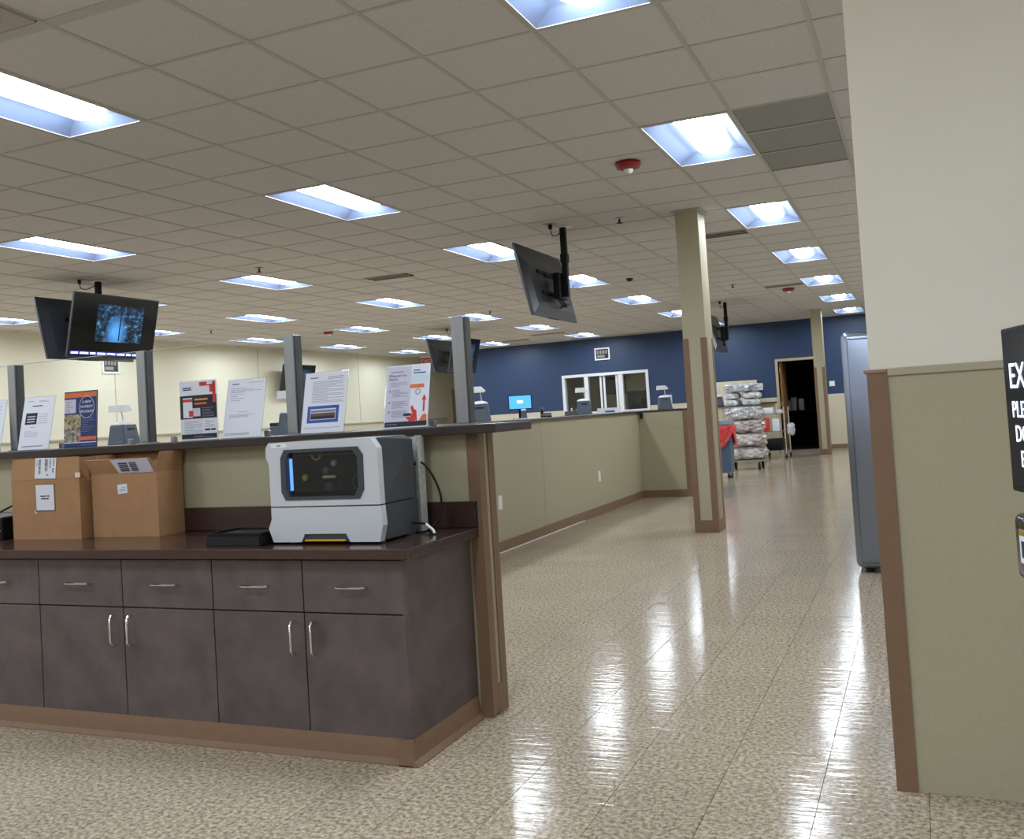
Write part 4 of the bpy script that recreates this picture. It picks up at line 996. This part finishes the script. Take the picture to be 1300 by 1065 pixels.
def bundle(x, y, z, sx, sy, sz, m, label, seed, rz=0, amp=.028):
    rnd = random.Random(seed)
    bm = nb(); bmesh.ops.create_cube(bm, size=2)
    bmesh.ops.subdivide_edges(bm, edges=bm.edges[:], cuts=9, use_grid_fill=True)
    ph = [rnd.uniform(0, 6.28) for _ in range(9)]; fr = [rnd.uniform(3, 9) for _ in range(9)]
    for v in bm.verts:
        c = v.co.copy(); p = 3.4
        n = (abs(c.x) ** p + abs(c.y) ** p + abs(c.z) ** p) ** (1 / p); c = c / n
        s = 1 + amp * 2 * (math.sin(fr[0] * c.x + ph[0]) * math.sin(fr[1] * c.y + ph[1]) + math.sin(fr[2] * c.z * 2 + ph[2]) * math.sin(fr[3] * c.x * 1.6 + ph[3])) + rnd.uniform(-amp, amp)
        v.co = Vector((c.x * sx * s, c.y * sy * s, c.z * sz * (1 + (s - 1) * .6)))
    mz = min(v.co.z for v in bm.verts)
    for v in bm.verts: v.co.z = max(v.co.z, mz * .93)
    for v in bm.verts: v.co.z -= mz * .93
    o = obj('linen_bundle', bm, m, None, True, (x, y, z)); o.rotation_euler = (0, 0, rz)
    tag(o, label, 'bundle', 'wrapped linen bundles on the cart'); return o
def top(o): return o.location.z + max(v.co.z for v in o.data.vertices) - .001
q = bundle(-2.88, 17.3, .175, .33, .28, .118, M_WRAP3, 'lowest plastic wrapped linen bundle on the cart deck', 1, 0, .045)
q = bundle(-2.86, 17.28, top(q), .33, .27, .118, M_WRAP3, 'pinkish plastic wrapped linen bundle, second up on the cart', 2, .12, .05)
q = bundle(-2.9, 17.3, top(q), .34, .27, .112, M_WRAP3, 'creased plastic wrapped linen bundle in the middle of the stack', 3, -.12, .05)
q = bundle(-2.9, 17.3, top(q), .32, .27, .125, M_WRAP2, 'speckled plastic wrapped linen bundle below the white rolls', 4)
z1 = top(q)
a_ = bundle(-3.08, 17.28, z1, .135, .26, .06, M_WRAP, 'white wrapped linen roll, lower, beside the red bag side', 11, 0, .02)
b_ = bundle(-2.75, 17.28, z1, .15, .26, .06, M_WRAP, 'white wrapped linen roll, lower, toward the doorway', 12, 0, .02)
c_ = bundle(-3.07, 17.28, top(a_), .135, .26, .06, M_WRAP, 'white wrapped linen roll, upper, beside the red bag side', 13, 0, .02)
d_ = bundle(-2.74, 17.28, top(b_), .155, .26, .06, M_WRAP, 'white wrapped linen roll, upper, toward the doorway', 14, 0, .02)
bundle(-2.88, 17.28, max(top(c_), top(d_)), .31, .26, .08, M_WRAP, 'topmost large white plastic wrapped linen bundle', 15, 0, .045)
t = thing('waste_bin', 'tall blue-grey wheeled waste bin lined with a red bag', 'bin', (-2.97, 15.45, 0))
b = nb(); taper(b, 0, 0, .14, .14, .09, .17, .17, .86); obj('bin_body', b, M_BIN, t)
lid = nb(); taper(lid, 0, 0, .185, .185, .86, .17, .17, .93); obj('lid', lid, mat('bin_lid', (132, 146, 158), .5), t)
for x in (-.1, .1):
    for y in (-.1, .1): caster(t, x, y, .04)
rb = nb(); taper(rb, 0, 0, .19, .19, .6, .178, .178, .85)
bmesh.ops.subdivide_edges(rb, edges=rb.edges[:], cuts=8, use_grid_fill=True)
for v in rb.verts:
    if v.co.z < .84:
        s = 1 + .1 * math.sin(v.co.x * 40 + v.co.z * 20) * math.sin(v.co.y * 35) + random.uniform(0, .1); v.co.x *= s; v.co.y *= s
        v.co.z += .12 * math.sin(v.co.x * 14 + v.co.y * 9) * (.85 - v.co.z) / .25
obj('red_bag', rb, M_REDBAG, t)
# utility cart
t = thing('utility_cart', 'chrome wire utility cart of supplies beside the storeroom door', 'cart', (-2.8, 20.5, 0))
for x in (-.22, .22):
    for y in (-.35, .35):
        obj('upright', cyl(nb(), (x, y, .1), (x, y, 1.05), .012), M_CHROME, t, True); caster(t, x, y, .045)
for z in (.16, .55, .92):
    sh = nb()
    for q in range(9): box(sh, (-.22 + q * .055 - .003, -.35, z), (-.22 + q * .055 + .003, .35, z + .006))
    for y in (-.35, 0, .35): box(sh, (-.23, y - .006, z - .006), (.23, y + .006, z))
    obj('wire_shelf', sh, M_CHROME, t)
def supply(x, y, z, s, m, label, name='supply_box', cat='box'):
    o = obj(name, bx((-s[0], -s[1], 0), (s[0], s[1], s[2] * 2), min(s) * .25), m, None, True, (x, y, z)); tag(o, label, cat); return o
supply(-2.9, 20.25, .927, (.1, .08, .06), M_PAPER, 'small white carton on top of the utility cart')
supply(-2.68, 20.3, .927, (.06, .05, .035), M_LTGREY, 'small grey tub on top of the utility cart', 'supply_tub', 'tub')
supply(-2.95, 20.2, .557, (.06, .05, .14), M_RED, 'red sharps container on the middle cart shelf', 'sharps_container', 'container')
supply(-2.76, 20.25, .557, (.07, .06, .13), M_PAPER, 'white carton on the middle cart shelf')
supply(-2.8, 20.3, .167, (.17, .2, .12), M_BLACK, 'black case on the bottom cart shelf', 'black_case', 'case')
sb = bundle(-2.48, 20.35, .45, .07, .1, .13, M_WRAP, 'white plastic bag hanging on the end of the utility cart', 31, 0, .05); sb.name = 'plastic_bag'; sb['category'] = 'bag'; del sb['group']
# storeroom furniture seen through the door
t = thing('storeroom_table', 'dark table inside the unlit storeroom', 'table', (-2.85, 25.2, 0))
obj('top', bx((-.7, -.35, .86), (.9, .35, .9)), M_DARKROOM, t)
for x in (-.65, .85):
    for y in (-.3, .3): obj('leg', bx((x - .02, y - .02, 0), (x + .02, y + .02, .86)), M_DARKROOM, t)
for k, (x, hgt) in enumerate(((-3.1, .13), (-2.94, .17), (-2.76, .15))): supply(x, 25.1, .9, (.07, .08, hgt), M_WHITE, ['short white carton on the storeroom table', 'tallest white carton on the storeroom table', 'medium white carton on the storeroom table'][k], 'carton')
# office furniture behind the window
t = thing('office_desk', 'grey desk behind the sliding window', 'desk', (-6.9, 24.9, 0))
obj('top', bx((-.9, -.4, 1.02), (.7, .4, 1.06)), M_MIDGREY, t)
for x in (-.85, .65): obj('side', bx((x - .02, -.38, 0), (x + .02, .38, 1.02)), M_MIDGREY, t)
t = thing('office_monitor', 'large black monitor behind the right pane of the sliding window', 'monitor', (-6.85, 25.0, 1.06))
obj('panel', bx((-.42, 0, .12), (.42, .04, .62), .005), M_GLOSSBLK, t); obj('neck', bx((-.04, .03, 0), (.04, .07, .3)), M_BLACK, t); obj('foot', bx((-.15, -.06, 0), (.15, .12, .015)), M_BLACK, t)
t = thing('desk_stand', 'black jointed stand before the large office monitor', 'stand', (-6.9, 24.7, 1.06))
obj('base', bx((-.2, -.08, 0), (.2, .08, .03), .005), M_BLACK, t)
for s in (-1, 1): obj('leg', tube(nb(), [(s * .18, 0, .03), (s * .15, 0, .24), (s * .03, 0, .3)], .02), M_BLACK, t, True)
obj('head', bx((-.07, -.06, .26), (.07, .06, .42), .02), M_DKGREY, t, True)
supply(-6.5, 24.65, 1.06, (.1, .08, .07), M_RED, 'red carton on the office desk', 'carton')
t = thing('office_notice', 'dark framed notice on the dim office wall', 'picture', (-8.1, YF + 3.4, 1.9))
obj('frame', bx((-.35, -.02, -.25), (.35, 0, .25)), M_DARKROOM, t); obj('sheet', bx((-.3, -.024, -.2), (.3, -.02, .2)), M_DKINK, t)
# ================================================================== SIGN KIOSK
ang = math.radians(13.6)
dx, dy = -math.sin(ang), math.cos(ang)          # direction toward the far edge
far = Vector((.147, 2.0, 0)); DW, DH = .5, .30
ctr = far - Vector((dx, dy, 0)) * DW / 2
t = thing('sign_kiosk', 'black floor stand with an EXIT message screen and sanitizer dispenser', 'kiosk', (ctr.x, ctr.y, 0), math.atan2(-dy, -dx))
# local +x runs toward the near edge, local -y is the viewing side
t.rotation_euler = (0, 0, math.atan2(-dy, -dx))
nrm = Vector((-dy, dx, 0))
dp = obj('display', bx((-DW / 2, .0, 1.005), (DW / 2, .03, 1.306), .003), M_BLACK, t)
obj('screen', bx((-DW / 2 + .012, -.0015, 1.017), (DW / 2 - .012, 0, 1.294)), M_SCREENDARK, dp)
EX = [('EXIT', .066, 1.195, .034), ('PLEASE', .043, 1.142, .038), ('DO NOT', .043, 1.098, .046), ('ENTER', .043, 1.053, .064)]
for tx, sz, z, ind in EX: text('screen_text', tx, sz, M_SCREENWHITE, dp, (-DW / 2 + ind, -.0025, z), depth=.0004)
obj('pole', cyl(nb(), (-.12, .06, .03), (-.12, .06, 1.2), .02), M_BLACK, t, True)
obj('bracket', bx((-.16, .03, 1.1), (-.08, .06, 1.2)), M_BLACK, t)
obj('base', lathe(nb(), [(.2, 0), (.2, .012), (.03, .03)], (-.12, .06, 0), 28), M_BLACK, t, True)
di = obj('dispenser', bx((-.235, -.01, .845), (-.09, .1, .967), .015, 3), M_GLOSSBLK, t, True)
obj('dispenser_label', bx((-.2, -.0115, .88), (-.12, -.01, .94)), M_PAPER, di); obj('label_strip', bx((-.2, -.0122, .93), (-.12, -.0115, .94)), M_GOLD, di); obj('label_print', bx((-.19, -.0122, .89), (-.16, -.0115, .92)), M_DKINK, di)
